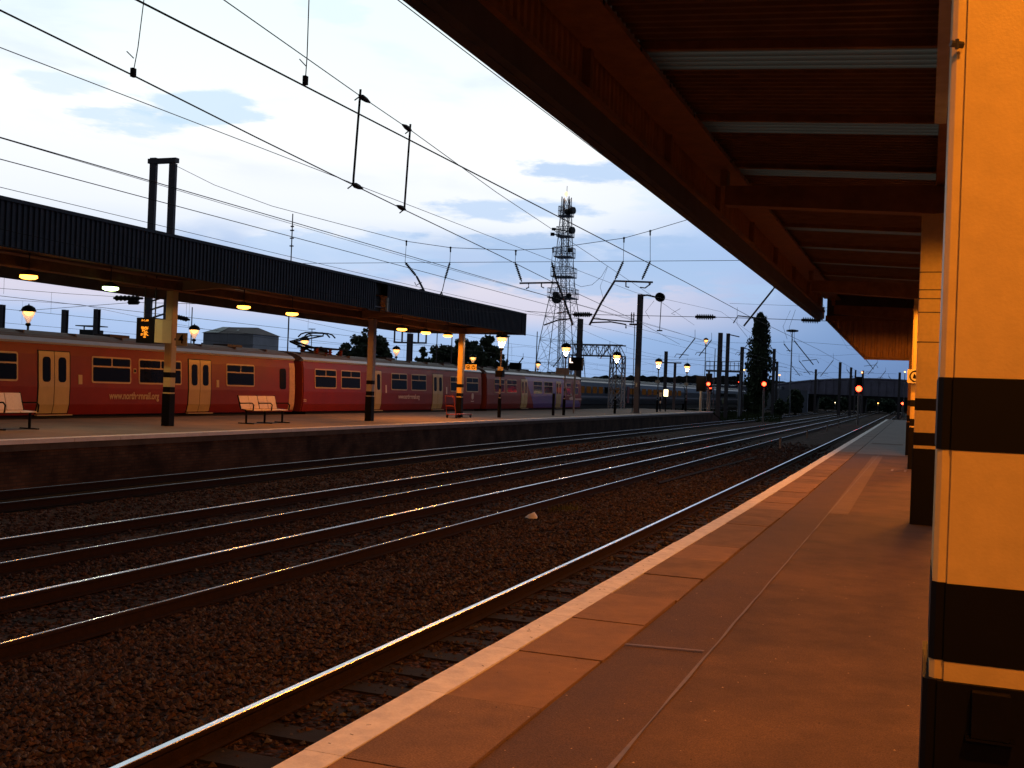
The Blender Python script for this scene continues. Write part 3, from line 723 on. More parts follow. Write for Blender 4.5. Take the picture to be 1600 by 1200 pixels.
for y in fcy:
    mb = MB().use(soffit)
    for s_ in (1, -1): mb.prism_y([(-20.4, 4.86), (-20.4+s_*2.85, 5.06), (-20.4+s_*2.85, 5.3), (-20.4, 5.15)][::s_], y+.04, y+.26)
    mb.build('cross_beam', K2)
    fx = {15.4: -20.75, 26.1: -20.78, 36.9: -20.2, 47.1: -20.62}[y]
    banded_column('column', fx, fx+.25, y+(.5 if y == 36.9 else 0), y+.26+(.5 if y == 36.9 else 0), 4.86, K2, cream if y != 36.9 else mat('pinkish_paint', (.52, .45, .42), .5, var=.15), .04)
mb = MB().use(galv).tube([(FC-.2, F0, 5.02), (FC-.2, F1, 5.02)], .02, 5); mb.build('conduit', K2)
# lamps under far canopy
fl = [(13.5, 's'), (20.2, 's'), (23.0, 'g'), (29.0, 's'), (31.8, 's'), (40.1, 's'), (42.4, 's'), (44.7, 's')]
fn = {20.2: 'orange lamp under the far canopy, leftmost one in view', 23.0: 'greenish white lamp under the far canopy left of the hanging display', 29.0: 'orange lamp under the far canopy beside the lit white box sign', 31.8: 'orange lamp under the far canopy, next one right of the white box', 40.1: 'first orange lamp of the trio near the far canopy end', 42.4: 'middle orange lamp of the trio near the far canopy end', 44.7: 'last orange lamp of the trio near the far canopy end'}
for y, kd in fl:
    if y < 19 and y < 16: pass
    t = thing('canopy_lamp', (-20.1, y, 4.6), fn.get(y, 'orange lamp under the far canopy outside the left edge of the view'), 'lamp', 'lamps under the far canopy')
    MB().use(dgrey).lathe(-20.1, y, [(.05, 4.80), (.16, 4.73), (.22, 4.665)][::-1], 10).build('housing', t)
    MB().use(greenlamp if kd == 'g' else lampglow, True).lathe(-20.1, y, [(.03, 4.56), (.14, 4.575), (.21, 4.61), (.20, 4.66)], 12).build('diffuser', t)
    MB().use(dgrey).tube([(-20.1, y, 4.82), (-20.1, y, 5.2)], .015, 5).build('hanger', t)
    lamp_light(t, (-20.1, y, 4.53), (150 if y < 22 else 230 if y < 35 else 360) if kd == 's' else 70, SOD if kd == 's' else (1, .95, .55))
# white lit box sign by lamp
p = at_x((373, 474), -20.75)
t = thing('box_sign', (-20.75, p.y, 4.5), 'lit white rectangular box sign hanging just above an orange lamp of the far canopy', 'sign')
a_, b_ = at_x((364, 463), -20.7), at_x((384, 471), -20.7)
MB().use(tubelamp).box(-20.72, -20.7, a_.y, b_.y, b_.z, a_.z).build('face', t); MB().use(greyp).box(-20.8, -20.721, a_.y-.02, b_.y+.02, b_.z-.02, a_.z+.02).build('casing', t)
# sign 4
t = thing('platform_number_sign', (-20.1, 26.2, 3.25), 'square yellow sign reading 4 fixed to a far canopy column', 'sign')
a_, b_ = at_y((275.5, 520), 26.15), at_y((292, 541), 26.15)
MB().use(sign_y).box(a_.x, b_.x, 26.13, 26.17, b_.z, a_.z).build('panel', t)
text_mesh('numeral', '4', .36, black, t, ((a_.x+b_.x)/2, 26.12, (a_.z+b_.z)/2), FACE_NY, .95, .008)
MB().use(dgrey).box(a_.x-.05, a_.x+.005, 26.14, 26.16, (a_.z+b_.z)/2-.03, (a_.z+b_.z)/2+.03).build('bracket', t)
# hanging display
t = thing('departure_display', (-21.3, 25.0, 3.4), 'dark hanging departure display with orange text lines beside the column with the 4', 'display')
a_, b_ = at_y((213, 496), 25.0), at_y((239, 536), 25.0)
MB().use(black).box(a_.x, b_.x, 25.02, 25.42, b_.z, a_.z).build('casing', t)
MB().use(sign_y).prism_z([(b_.x+.002, 25.05), (b_.x+.14, 25.2), (b_.x+.26, 25.45), (b_.x+.002, 25.43)], b_.z+.02, a_.z-.03).build('side_panel', t)
mb = MB().use(orangetext); W_ = b_.x-a_.x; Hh = a_.z-b_.z; cxm = (a_.x+b_.x)/2
for fz, wd_, cells in ((.86, .40, 6), (.58, .42, 8), (.51, .36, 7), (.44, .30, 5), (.36, .40, 7), (.29, .46, 9), (.21, .16, 3)):
    z = b_.z+Hh*fz; n_ = cells; x0 = cxm-W_*wd_/2; cw = W_*wd_/n_
    for i in range(n_):
        for r_ in range(3):
            if random.random() < .72: mb.box(x0+i*cw, x0+i*cw+cw*.62, 25.008, 25.015, z+r_*.017, z+r_*.017+.011)
mb.build('text_lines', t)
mb = MB().use(dgrey); mb.tube([(a_.x+.12, 25.2, a_.z), (a_.x+.12, 25.2, 5.2)], .02, 6); mb.tube([(b_.x-.12, 25.2, a_.z), (b_.x-.12, 25.2, 5.2)], .02, 6); mb.build('hanger', t)
# loudspeakers / cctv boxes
for (px, py, lb) in ((1010, 0, ''),): pass
c = at_x((312, 575), -20.3)
t = thing('icon_sign', (-19.9, 47.0, 3.2), 'pale yellow sign with two round icons on the last far canopy column', 'sign')
a_, b_ = at_y((727, 569), 47.0), at_y((744.5, 578.5), 47.0)
MB().use(sign_y).box(a_.x, b_.x, 47.0, 47.04, b_.z, a_.z).build('panel', t)
mb = MB().use(black)
for fx in (.27, .73):
    cx_, cz_ = a_.x+(b_.x-a_.x)*fx, (a_.z+b_.z)/2
    for k in range(16):
        a0, a1 = k*math.pi/8, (k+1)*math.pi/8
        mb.poly([(cx_+math.cos(q)*r, 46.996, cz_+math.sin(q)*r) for q, r in ((a0, .065), (a0, .095), (a1, .095), (a1, .065))])
mb.poly([(a_.x+(b_.x-a_.x)*.73-.02, 46.996, cz_-.0), (a_.x+(b_.x-a_.x)*.73+.02, 46.996, cz_), (a_.x+(b_.x-a_.x)*.73+.02, 46.996, cz_+.07), (a_.x+(b_.x-a_.x)*.73-.02, 46.996, cz_+.07)])
mb.poly([(a_.x+(b_.x-a_.x)*.27-.04, 46.996, cz_-.04), (a_.x+(b_.x-a_.x)*.27+.04, 46.996, cz_-.04), (a_.x+(b_.x-a_.x)*.27+.04, 46.996, cz_+.02), (a_.x+(b_.x-a_.x)*.27-.04, 46.996, cz_+.02)])
mb.build('icons', t)
# station name boards seen end-on by lamp posts
# ---------------------------------------------------------------- benches
def bench(y0, n, x, lab, first=None):
    t = thing('platform_bench', (x, y0, PZ), lab, 'bench', 'steel benches on the far platform')
    sw = .53; z0 = PZ
    MB().use(black).box(x-.03, x+.03, y0-.05, y0+n*sw+.05, z0+.40, z0+.44).build('beam', t)
    for k in range(n):
        ya, yb = y0+k*sw+.015, y0+(k+1)*sw-.015
        MB().use(seat_m).prism_y([(x-.22, z0+.45), (x-.20, z0+.47), (x+.22, z0+.46), (x+.24, z0+.43), (x+.20, z0+.445), (x-.20, z0+.45)], ya, yb).build('seat', t)
        MB().use(seat_m).prism_y([(x-.21, z0+.48), (x-.24, z0+.48), (x-.36, z0+.90), (x-.33, z0+.90)], ya, yb).build('backrest', t)
    arms = [y0, y0+n*sw/2, y0+n*sw]
    for ya in arms:
        mb = MB().use(black); mb.tube([(x+.25, ya, z0+.44), (x+.27, ya, z0+.62), (x+.20, ya, z0+.68), (x-.25, ya, z0+.66), (x-.30, ya, z0+.72)], .022, 6); mb.build('armrest', t)
        mb = MB().use(black); mb.tube([(x, ya, z0+.02), (x, ya, z0+.42)], .035, 8); mb.box(x-.28, x+.28, ya-.04, ya+.04, z0+.002, z0+.035); mb.tube([(x-.02, ya, z0+.44), (x-.22, ya, z0+.47), (x-.36, ya, z0+.92)], .022, 6); mb.build('leg', t)
    return t
bench(29.95, 4, -20.5, 'four seat steel bench in front of the red train right of the 4 sign')
bench(19.2, 4, -21.0, 'steel bench cut by the left edge of the picture on the far platform')
# trolley
c = at_z((722, 653), PZ); tx, ty = -19.95, 45.6
t = thing('luggage_trolley', (tx, ty, PZ), 'red luggage trolley parked at the foot of the last far canopy column', 'trolley')
mb = MB().use(trolley_m); mb.tube([(tx, ty, PZ+.12), (tx-.05, ty-.15, PZ+.95), (tx-.05, ty-.15, PZ+1.0)], .02, 6); mb.tube([(tx-.45, ty, PZ+.12), (tx-.5, ty-.15, PZ+1.0), (tx-.05, ty-.15, PZ+1.0)], .02, 6); mb.tube([(tx-.46, ty-.08, PZ+.55), (tx-.03, ty-.08, PZ+.55)], .014, 6); mb.build('handle_frame', t)
mb = MB().use(trolley_m); mb.box(tx-.45, tx, ty, ty+1.9, PZ+.15, PZ+.19); mb.build('deck', t)
for (x, y) in ((tx, ty+.05), (tx-.45, ty+.05), (tx-.2, ty+2.2)):
    mb = MB().use(rubber); mb.tube([(x-.02, y, PZ+.09), (x+.02, y, PZ+.09)], .09, 12); mb.build('wheel', t)
mb = MB().use(trolley_m).box(tx-.24, tx-.16, ty+1.9, ty+2.25, PZ+.12, PZ+.17); mb.build('drawbar', t)

# ---------------------------------------------------------------- lantern posts
def lantern(x, y, zb=PZ, h=4.0, lab='', grp=None, band=True, power=0, glass=lglass, detail=True):
    t = thing('lamp_post', (x, y, zb), lab, 'lamp post', grp); zt = zb+h
    mb = MB()
    segs = [(zb, zb+.95, black, .09), (zb+.95, zb+1.0, sign_w, .05), (zb+1.0, zb+1.15, black, .05), (zb+1.15, zb+1.42, greyp, .05), (zb+1.42, zb+1.57, black, .05), (zb+1.57, zt-.75, greyp, .045)] if band else [(zb, zt-.75, greyp, .05)]
    for z0, z1, q, r in segs: mb.use(q).lathe(x, y, [(r, z0), (r, z1)], 10)
    mb.build('post', t)
    MB().use(black).lathe(x, y, [(.045, zt-.75), (.12, zt-.70), (.10, zt-.62), (.05, zt-.60)], 10).build('collar', t)
    MB().use(glass, True).lathe(x, y, [(.07, zt-.60), (.15, zt-.42), (.25, zt-.22), (.27, zt-.10)], 14).build('glass_bowl', t)
    MB().use(lampglow2, True).lathe(x, y, [(.02, zt-.30), (.10, zt-.26), (.19, zt-.17), (.21, zt-.125), (.05, zt-.115)], 12).build('bulb', t)
    MB().use(black, True).lathe(x, y, [(.31, zt-.10), (.305, zt-.04), (.25, zt+.07), (.14, zt+.14), (.03, zt+.17), (.02, zt+.23)], 14).build('dome', t)
    if power: lamp_light(t, (x, y, zt-.33), power, (1, .60, .32), .1)
    return t
gl = 'lantern lamp posts along the open end of the far platform'
for k, (px, py, y) in enumerate([(778, 527, 50), (888, 540, 60.3), (965, 553, 71.5), (1026, 563, 84), (1072, 571, 95)]):
    p = at_y((px, py), y)
    t = lantern(-19.55, y, PZ, 4.05, ['lit lantern post under the end corner of the far canopy', 'lit lantern post beside the last red carriage', 'lit lantern post in front of the pale lattice gantry leg', 'lit lantern post just right of the tall dark mast', 'last lit lantern post at the far platform end'][k], gl, True, 190)
    if k in (0, 1, 3, 4):
        mb = MB().use(sign_w).box(-19.75 if k else -19.7, -19.4, y-.06, y-.03, PZ+2.25, PZ+2.5) if k != 1 else MB().use(greyp).box(-20.1, -19.3, y-.07, y-.03, PZ+2.35, PZ+2.75)
        mb.build('name_plate', t)
    if k == 0:
        mb = MB().use(black).cbox(-19.78, -19.4, y-.2, y+.2, PZ+2.0, PZ+2.32, .04); mb.build('speaker_box', t)
gl2 = 'lantern lamp posts on the platform behind the red train'
for k, (px, y, sc) in enumerate([(45, 36.5, 1), (305, 49.5, 1), (478, 60.3, 1), (622, 73, 1), (742, 88, 1), (844, 104, 1)]):
    p = at_y((px, 480), y)
    lantern(p.x, y, PZ, 4.1, ['lit lantern above the train roof at the far left', 'lit lantern between the 4 sign and the works building', 'lit lantern behind the pantograph', 'lit lantern in the gap between the two dark trees', 'lit lantern just above the two icon sign', 'lit lantern left of the foot of the lattice tower'][k], gl2, False, 0)
tag(MB().use(concrete).box(-39.5, -35.2, -6, 118, -.4, PZ).build('rear_platform'), kind='structure')
# tall lamp above the wires
p = at_y((1103, 534), 130)
lantern(p.x, 130, .0, p.z+.3, 'tall lit globe lamp standing among the wires right of the big mast', None, False, 0)
# cabinets with light at the platform end, posts
y = 88.0
t = thing('platform_monitor', (-19.6, y, PZ), 'brightly lit white cabinet on a dark post near the far platform end', 'monitor')
p = at_y((1040.5, 614), y)
MB().use(black).box(p.x-.04, p.x+.04, y, y+.08, PZ, p.z-.3).build('post', t); MB().use(greyp).box(p.x-.22, p.x+.22, y+.01, y+.2, p.z-.32, p.z+.32).build('casing', t); MB().use(boxglow).box(p.x-.17, p.x+.17, y-.005, y+.008, p.z-.27, p.z+.27).build('screen', t)
p = at_y((1032, 616), y)
t = thing('platform_phone', (p.x, y, PZ), 'small pale box on a banded post beside the lit cabinet', 'phone box'); MB().use(black).box(p.x-.05, p.x+.05, y, y+.1, PZ, p.z-.2).build('post', t); MB().use(sign_w).box(p.x-.11, p.x+.11, y-.02, y+.1, p.z-.2, p.z+.15).build('box', t); MB().use(sign_w).box(p.x-.06, p.x+.06, y-.01, y+.11, p.z-.75, p.z-.55).build('band', t)
p = at_y((877, 650), 59)
tag(MB().use(black).cbox(-19.75, -19.62, 58.7, 58.85, PZ, PZ+1.25, .02).build('bollard', org=Vector((-19.7, 58.8, PZ))), 'short black post standing close beside the lantern by the last red carriage', 'post')
# ================================================================ RED TRAIN
XS = -25.4; TC = -26.8
def ty(px): return at_x((px, 600), XS).y
def body_prof(): return [(-1.32, 1.02), (-1.40, 1.35), (-1.41, 1.9), (-1.36, 2.9), (-1.30, 3.22), (1.30, 3.22), (1.36, 2.9), (1.41, 1.9), (1.40, 1.35), (1.32, 1.02)]
def side_x(z):
    P_ = [(1.02, 1.32), (1.35, 1.40), (1.9, 1.41), (2.9, 1.36), (3.22, 1.30)]
    for (z0, a), (z1, b) in zip(P_, P_[1:]):
        if z <= z1: return TC + a + (b-a)*(z-z0)/(z1-z0)
    return TC+1.30
def side_panel(mb, y0, y1, z0, z1, off, th=.02):
    zs = [z0] + [z for z in (1.35, 1.9, 2.9) if z0 < z < z1] + [z1]
    prof = [(side_x(z)+off, z) for z in zs] + [(side_x(z)+off-th, z) for z in zs[::-1]]
    return mb.prism_y(prof, y0, y1)
def rounded(mb, y0, y1, z0, z1, off, r=.08, n=4, th=.012):
    pts = []
    for (cy, cz, a0) in ((y1-r, z1-r, 0), (y0+r, z1-r, 90), (y0+r, z0+r, 180), (y1-r, z0+r, 270)):
        for k in range(n+1):
            a = R_(a0+90*k/n); pts.append((cy+r*math.cos(a), cz+r*math.sin(a)))
    b = len(mb.v); m_ = len(pts)
    for (yy, zz) in pts: mb.v.append((side_x(zz)+off, yy, zz))
    for (yy, zz) in pts: mb.v.append((side_x(zz)+off-th, yy, zz))
    mb.face(tuple(range(b, b+m_)))
    for i in range(m_): j = (i+1) % m_; mb.face((b+j, b+i, b+m_+i, b+m_+j))
    return mb
def window(parent, y0, y1, z0=2.05, z1=2.93, top=.27, split=True):
    w = rounded(MB().use(framecream), y0, y1, z0, z1, .012).build('window', parent)
    wp = parent
    g_ = MB().use(glassd)
    f = .055
    rounded(g_, y0+f, y1-f, z0+f, z1-f-top-.03, .017, .05)
    ym = (y0+y1)/2
    if split: rounded(g_, y0+f, ym-.03, z1-f-top+.02, z1-f, .017, .04); rounded(g_, ym+.03, y1-f, z1-f-top+.02, z1-f, .017, .04)
    else: rounded(g_, y0+f, y1-f, z1-f-top+.02, z1-f, .017, .04)
    g_.build('pane', w)
def door(parent, y0, y1, mat_=doorcream):
    ym = (y0+y1)/2
    fr = side_panel(MB().use(black), y0-.05, y1+.05, 1.05, 3.03, .004).build('door_recess', parent)
    for ya, yb in ((y0, ym-.015), (ym+.015, y1)):
        d = side_panel(MB().use(mat_), ya, yb, 1.07, 3.0, .016)
        d = d.build('door', parent)
        rounded(MB().use(glassd), ya+.15, yb-.15, 2.05, 2.83, .024, .11).build('door_window', d)
    MB().use(doorcream).box(XS-.01, XS+.09, y0-.1, y1+.1, 1.0, 1.035).build('step', parent)
def carriage(y0, y1, lab, doors, wins, front=False, extras=None):
    t = thing('train_carriage', (TC, (y0+y1)/2, 0), lab, 'train carriage', 'carriages of the red train')
    mb = MB().use(red); mb.prism_y(body_prof(), y0+.05, y1-(.25 if front else .05))
    mb.use(redend).prism_y([(p[0]*.97, p[1]) for p in body_prof()], y0, y0+.049, True)
    if not front: mb.prism_y([(p[0]*.97, p[1]) for p in body_prof()], y1-.049, y1, True)
    for i in range(len(mb.v)): mb.v[i] = (mb.v[i][0]+TC, mb.v[i][1], mb.v[i][2])
    mb.build('body', t)
    if front:
        mb = MB().use(red); n_ = 5
        for i in range(n_):
            ya, yb = y1-.25+i*.16, y1-.25+(i+1)*.16; s0 = 1-.02*i*i/4; s1 = 1-.02*(i+1)**2/4
            A = [(TC+p[0]*s0, ya, 1.02+(p[1]-1.02)*(1-.004*i*i)) for p in body_prof()]; B = [(TC+p[0]*s1, yb, 1.02+(p[1]-1.02)*(1-.004*(i+1)**2)) for p in body_prof()]
            for k in range(len(A)): j = (k+1) % len(A); mb.poly([A[j], A[k], B[k], B[j]])
        mb.use(sign_y).poly(B); mb.build('cab_nose', t)
    # roof
    prof = [(-1.33, 3.22), (-1.345, 3.30), (-1.22, 3.42), (-1.0, 3.53)]
    rf = MB().use(gutter); e_ = y1+(.2 if front else -.02)
    for s_ in (1, -1):
        q = [(TC+s_*1.33, 3.221), (TC+s_*1.35, 3.29), (TC+s_*1.20, 3.41), (TC+s_*1.15, 3.22)]
        rf.prism_y(q[::s_], y0+.02, e_)
    rf.build('cantrail', t)
    rf = MB().use(trainroof); pts = []
    for k in range(25):
        a = R_(22+136*k/24); rr = .0 if k % 2 else .018
        pts.append((TC+(1.26+rr)*math.cos(a)/math.cos(R_(22))*.985, 3.18+(.47+rr)*math.sin(a)/1.0+.0))
    rf.prism_y([(TC+1.15, 3.25)]+pts+[(TC-1.15, 3.25)], y0+.02, e_-.01)
    for k in range(3):
        yy = y0+3+k*(y1-y0-6)/2; rf.use(dgrey).box(TC-.35, TC+.35, yy-.5, yy+.5, 3.62, 3.74)
    yy = y0+.5
    while yy < y1-1: rf.use(trainroof).box(TC-.9, TC+.9, yy, yy+.05, 3.5, 3.63); yy += 2.2
    rf.build('roof', t)
    for (a, b) in doors: door(t, a, b)
    for w in wins: window(t, *w)
    uf = MB().use(under).box(TC-1.2, TC+1.2, y0+.6, y1-.6, .45, 1.02)
    for yb in (y0+3.2, y1-3.2):
        for s_ in (-1.25, 1.25):
            for s2 in (-.75, .75): uf.tube([(TC+s2-.06, yb+s_, .45), (TC+s2+.06, yb+s_, .45)], .45, 16)
    uf.build('underframe', t)
    yb = y0+.4
    return t
dz = .06
# carriage at the left
c1 = carriage(21.0, 40.65, 'red carriage on the left with a web address below its windows', [(ty(60), ty(108)), (ty(295), ty(329))],
    [(23.0, ty(27.5)), (ty(143), ty(204.5)), (ty(216.5), 32.95), (ty(353.5), ty(397.5))])
text_mesh('web_address', 'www.northernrail.org', .335, framecream, c1, (side_x(1.66)+.014, (ty(168)+ty(251))/2, 1.63), FACE_PX, .845, .009)
rounded(MB().use(glassd), ty(437), ty(447), 1.98, 2.85, .008, .12).build('narrow_window', c1)
side_panel(MB().use(mat('panel_tan', (.55, .36, .2), .5)), 40.2, 40.62, 1.1, 3.1, .006).build('end_post', c1)
mb = MB().use(doorcream); side_panel(mb, ty(122), ty(128), 2.0, 2.3, .015); side_panel(mb, ty(338), ty(342), 2.0, 2.28, .015); side_panel(mb, ty(208.5), ty(212.5), 2.42, 2.58, .012); mb.build('door_button', c1)
mb = MB().use(black); side_panel(mb, ty(209.2), ty(211.8), 2.45, 2.55, .02); mb.build('vent', c1)
c0 = carriage(.9, 20.6, 'red carriage beyond the left edge of the picture', [], [])
c2 = carriage(41.3, 61.9, 'middle red carriage under the raised pantograph', [(ty(577), ty(596)), (ty(676.5), ty(692))],
    [(ty(492), ty(525.8)), (ty(533), ty(563.5)), (ty(611.6), ty(636.5)), (ty(643), ty(666.5)), (ty(704), ty(721)), (ty(729), ty(747.7))])
text_mesh('web_address', 'www.northernrail.org', .335, lilac, c2, (side_x(1.66)+.014, (ty(621)+ty(657.5))/2, 1.72), FACE_PX, .845, .009)
mb = MB().use(lilac); rounded(mb, ty(737), ty(740.5), 1.6, 1.98, .012, .14); side_panel(mb, ty(736.5), ty(741), 1.46, 1.52, .012); mb.build('emblem', c2)
text_mesh('unit_number', '322', .16, lilac, c2, (side_x(1.45)+.014, ty(477), 1.5), FACE_PX, 1, .005)
mb = MB().use(lilac); side_panel(mb, ty(602.5), ty(604.5), 1.9, 2.3, .012); side_panel(mb, ty(697), ty(699), 1.9, 2.3, .012); mb.build('door_button', c2)
c3 = carriage(62.7, 82.6, 'farthest red carriage with purple panels and a cab', [(ty(815), ty(824.5)), (ty(869.5), ty(877.5))],
    [(ty(773), ty(788.8)), (ty(792.5), ty(808)), (ty(834), ty(847.5)), (ty(850.8), ty(864)), (ty(885.5), ty(892.2), 1.95, 2.93, .27, False), (ty(896.5), ty(903.5), 2.05, 2.93, .27, False)], front=True)
mb = MB().use(purple)
def slant(mb, pts, off):
    b = len(mb.v); zs = [p[1] for p in pts]
    for (yy, zz) in pts: mb.v.append((side_x(zz)+off, yy, zz))
    mb.face(tuple(range(b, b+len(pts)))); return mb
for za, zb_ in ((1.06, 1.35), (1.35, 1.9), (1.9, 2.9), (2.9, 3.18)):
    f0 = lambda z: ty(836)-(z-1.06)*.9 if True else 0
    mb.poly([(side_x(za)+.006, f0(za), za), (side_x(za)+.006, ty(885), za), (side_x(zb_)+.006, ty(881), zb_), (side_x(zb_)+.006, f0(zb_), zb_)])
mb.poly([(side_x(1.06)+.006, ty(885), 1.06), (side_x(1.06)+.006, ty(908), 1.06), (side_x(1.35)+.006, ty(908), 1.35), (side_x(1.35)+.006, ty(885), 1.35)])
mb.poly([(side_x(1.35)+.006, ty(885), 1.35), (side_x(1.35)+.006, ty(907), 1.35), (side_x(1.6)+.006, ty(904), 1.6), (side_x(1.6)+.006, ty(884.5), 1.6)])
mb.build('purple_panel', c3)
mb = MB().use(lilac)
mb.poly([(side_x(1.62)+.009, ty(891), 1.62), (side_x(1.62)+.009, ty(909), 1.62), (side_x(1.75)+.009, ty(909), 1.75), (side_x(1.75)+.009, ty(895), 1.75)])
mb.poly([(side_x(1.62)+.009, ty(891), 1.62), (side_x(1.75)+.009, ty(896), 1.75), (side_x(2.9)+.009, ty(886.5), 2.9), (side_x(2.9)+.009, ty(882.5), 2.9)])
mb.build('pale_flash', c3)
# gangways
for k, (a, b, lb) in enumerate(((20.6, 21.0, ''), (40.65, 41.3, ''), (61.9, 62.7, ''))):
    MB().use(under).box(TC-.75, TC+.75, a-.02, b+.02, 1.1, 3.2).build('gangway', [c1, c2, c3][k])
# pantograph
t = thing('pantograph', (TC, 43.4, 3.6), 'black raised pantograph on the roof of the middle red carriage', 'pantograph')
P3 = lambda px, py: tuple(at_x((px, py), TC))
mb = MB().use(black); mb.tube([(TC-.4, 45.0, 3.75), (TC-.1, 42.5, 4.12)], .05, 6); mb.tube([(TC+.4, 45.0, 3.75), (TC+.1, 42.5, 4.12)], .05, 6); mb.build('lower_arm', t)
mb = MB().use(black); mb.tube([(TC-.1, 42.5, 4.12), (TC-.35, 44.6, 4.5)], .035, 6); mb.tube([(TC+.1, 42.5, 4.12), (TC+.35, 44.6, 4.5)], .035, 6); mb.tube([(TC-.35, 44.6, 4.5), (TC+.35, 44.6, 4.5)], .03, 6); mb.build('upper_arm', t)
mb = MB().use(black)
for yy in (44.35, 44.85): mb.tube([(TC-.85, yy, 4.42), (TC-.7, yy, 4.56), (TC-.45, yy, 4.63), (TC+.45, yy, 4.63), (TC+.7, yy, 4.56), (TC+.85, yy, 4.42)], .035, 6)
for xx in (-.4, .4): mb.tube([(TC+xx, 44.35, 4.63), (TC+xx, 44.85, 4.63)], .03, 5); mb.tube([(TC+xx*.8, 44.6, 4.5), (TC+xx, 44.6, 4.62)], .03, 5)
mb.build('head', t)
mb = MB().use(mat('insulator_red', (.22, .05, .03), .5))
for yy in (44.0, 45.2, 46.2):
    for xx in (-.4, .4): mb.lathe(TC+xx, yy, [(.06, 3.6), (.12, 3.66), (.06, 3.7), (.12, 3.76), (.06, 3.8), (.10, 3.86), (.05, 3.9)], 8)
mb.use(black).box(TC-.55, TC+.55, 43.8, 46.6, 3.9, 3.96); mb.build('base', t)

# ================================================================ DARK COACHES
XD = -32.1; TD = XD-1.38
def dy(px): return at_x((px, 610), XD).y
def coach(y0, y1, lab, nwin, reddoors=(), cab=False):
    t = thing('passenger_coach', (TD, (y0+y1)/2, 0), lab, 'coach', 'dark navy coaches behind the platform end')
    prof = [(-1.34, 1.0), (-1.38, 1.5), (-1.38, 2.6), (-1.30, 3.25), (-1.0, 3.55), (-.4, 3.74), (.4, 3.74), (1.0, 3.55), (1.30, 3.25), (1.38, 2.6), (1.38, 1.5), (1.34, 1.0)]
    mb = MB().use(navy); y1b = y1-(1.9 if cab else 0)
    mb.prism_y([(TD+a, b) for a, b in prof], y0, y1b)
    if cab:
        last = [(TD+a, y1b, b) for a, b in prof]
        for i in range(1, 6):
            f_ = i/5; cur = [(TD+a*(1-.12*f_*f_), y1b+1.9*f_, 1.0+(b-1.0)*(1-.55*f_**2.2)) for a, b in prof]
            for k in range(12): j = (k+1) % 12; mb.poly([last[j], last[k], cur[k], cur[j]])
            last = cur
        mb.poly(last)
    mb.build('body', t)
    mb = MB().use(navyroof); rp_ = [(-1.31, 3.2), (-1.01, 3.58), (-.4, 3.77), (.4, 3.77), (1.01, 3.58), (1.31, 3.2)]; mb.prism_y([(TD+a, b) for a, b in rp_], y0+.02, y1b-.02); mb.build('roof', t)
    MB().use(stripe).box(XD-.01, XD+.012, y0+.02, y1b, 1.68, 1.86).build('stripe', t)
    st_ = (y1b-y0-3.4)/max(1, nwin)
    for k in range(nwin):
        a = y0+1.8+k*st_; MB().use(glassd).use(warmwin if (k*7+3) % 5 else glassd).box(XD-.02, XD+.008, a, a+st_*.68, 2.12, 2.82).build('window', t)
    for yy in reddoors: MB().use(coachred).box(XD-.02, XD+.02, yy, yy+.9, 1.1, 3.0).build('door', t)
    uf = MB().use(under).box(TD-1.2, TD+1.2, y0+.5, y1-.6, .35, 1.0)
    for yb in (y0+3, y1-3.5):
        for s_ in (-1.3, 1.3): uf.tube([(TD+.62, yb+s_, .46), (TD+.8, yb+s_, .46)], .46, 14)
    uf.build('underframe', t)
    return t
y_a, y_b, y_c, y_d = dy(905)-6, dy(976), dy(1070), dy(1168)
cA = coach(y_a, y_b, 'dark navy coach partly hidden behind the nose of the red train', 9)
cB = coach(y_b+.6, y_c, 'dark navy coach with glowing orange windows behind the tall mast', 10, (y_b+1.2,))
cC = coach(y_c+.6, y_d, 'dark locomotive marked 40 at the head of the navy coaches', 0, (y_c+.9,), True)
coach(y_a-21, y_a-.6, 'dark navy coach hidden behind the red carriages', 0)
for px in (1129, 1162):
    p = at_x((px, 630), XD)
    text_mesh('number', '40', 1.35 if px == 1129 else 1.2, mat('number_yellow', (.42, .42, .16), .6), cC, (XD+.03, p.y, 1.45), FACE_PX, 1.6, .01)
side = MB().use(glassd); side.box(XD-.01, XD+.01, dy(1120), dy(1150), 2.2, 2.75); side.build('side_glass', cC)

# ================================================================ OVERHEAD LINE
def wire(name, pts, r, lab, cat='overhead wire', grp='overhead wires'):
    mb = MB().use(wire_m); pts = [Vector(p) for p in pts]
    # subdivide lightly
    mb.tube(pts, r*.78, 5)
    return tag(mb.build(name, org=pts[len(pts)//2].copy()), lab, cat, grp)
def vline(x, z, y0=-4, y1=200, sag=0, n=14, span=47, wob=0):
    out = []
    y = y0
    while y <= y1:
        ph = (y % span)/span; s_ = -sag*4*ph*(1-ph); out.append((x+drift(y)*.6+wob*math.cos(y/span*2*math.pi), y, z+s_)); y += 4
    return out
def dropper(t_parent, x, y, zb, zt, x2=None):
    x2 = x if x2 is None else x2
    mb = MB().use(wire_m); mb.tube([(x, y, zb+.03), (x2, y, zt)], .004, 4); mb.tube([(x, y-.02, zb+.02), (x, y+.02, zb+.09)], .012, 5); mb.tube([(x, y, zb+.09), (x-.02, y-.03, zb+.15)], .004, 4); return mb.build('dropper', t_parent)
zc = 4.5
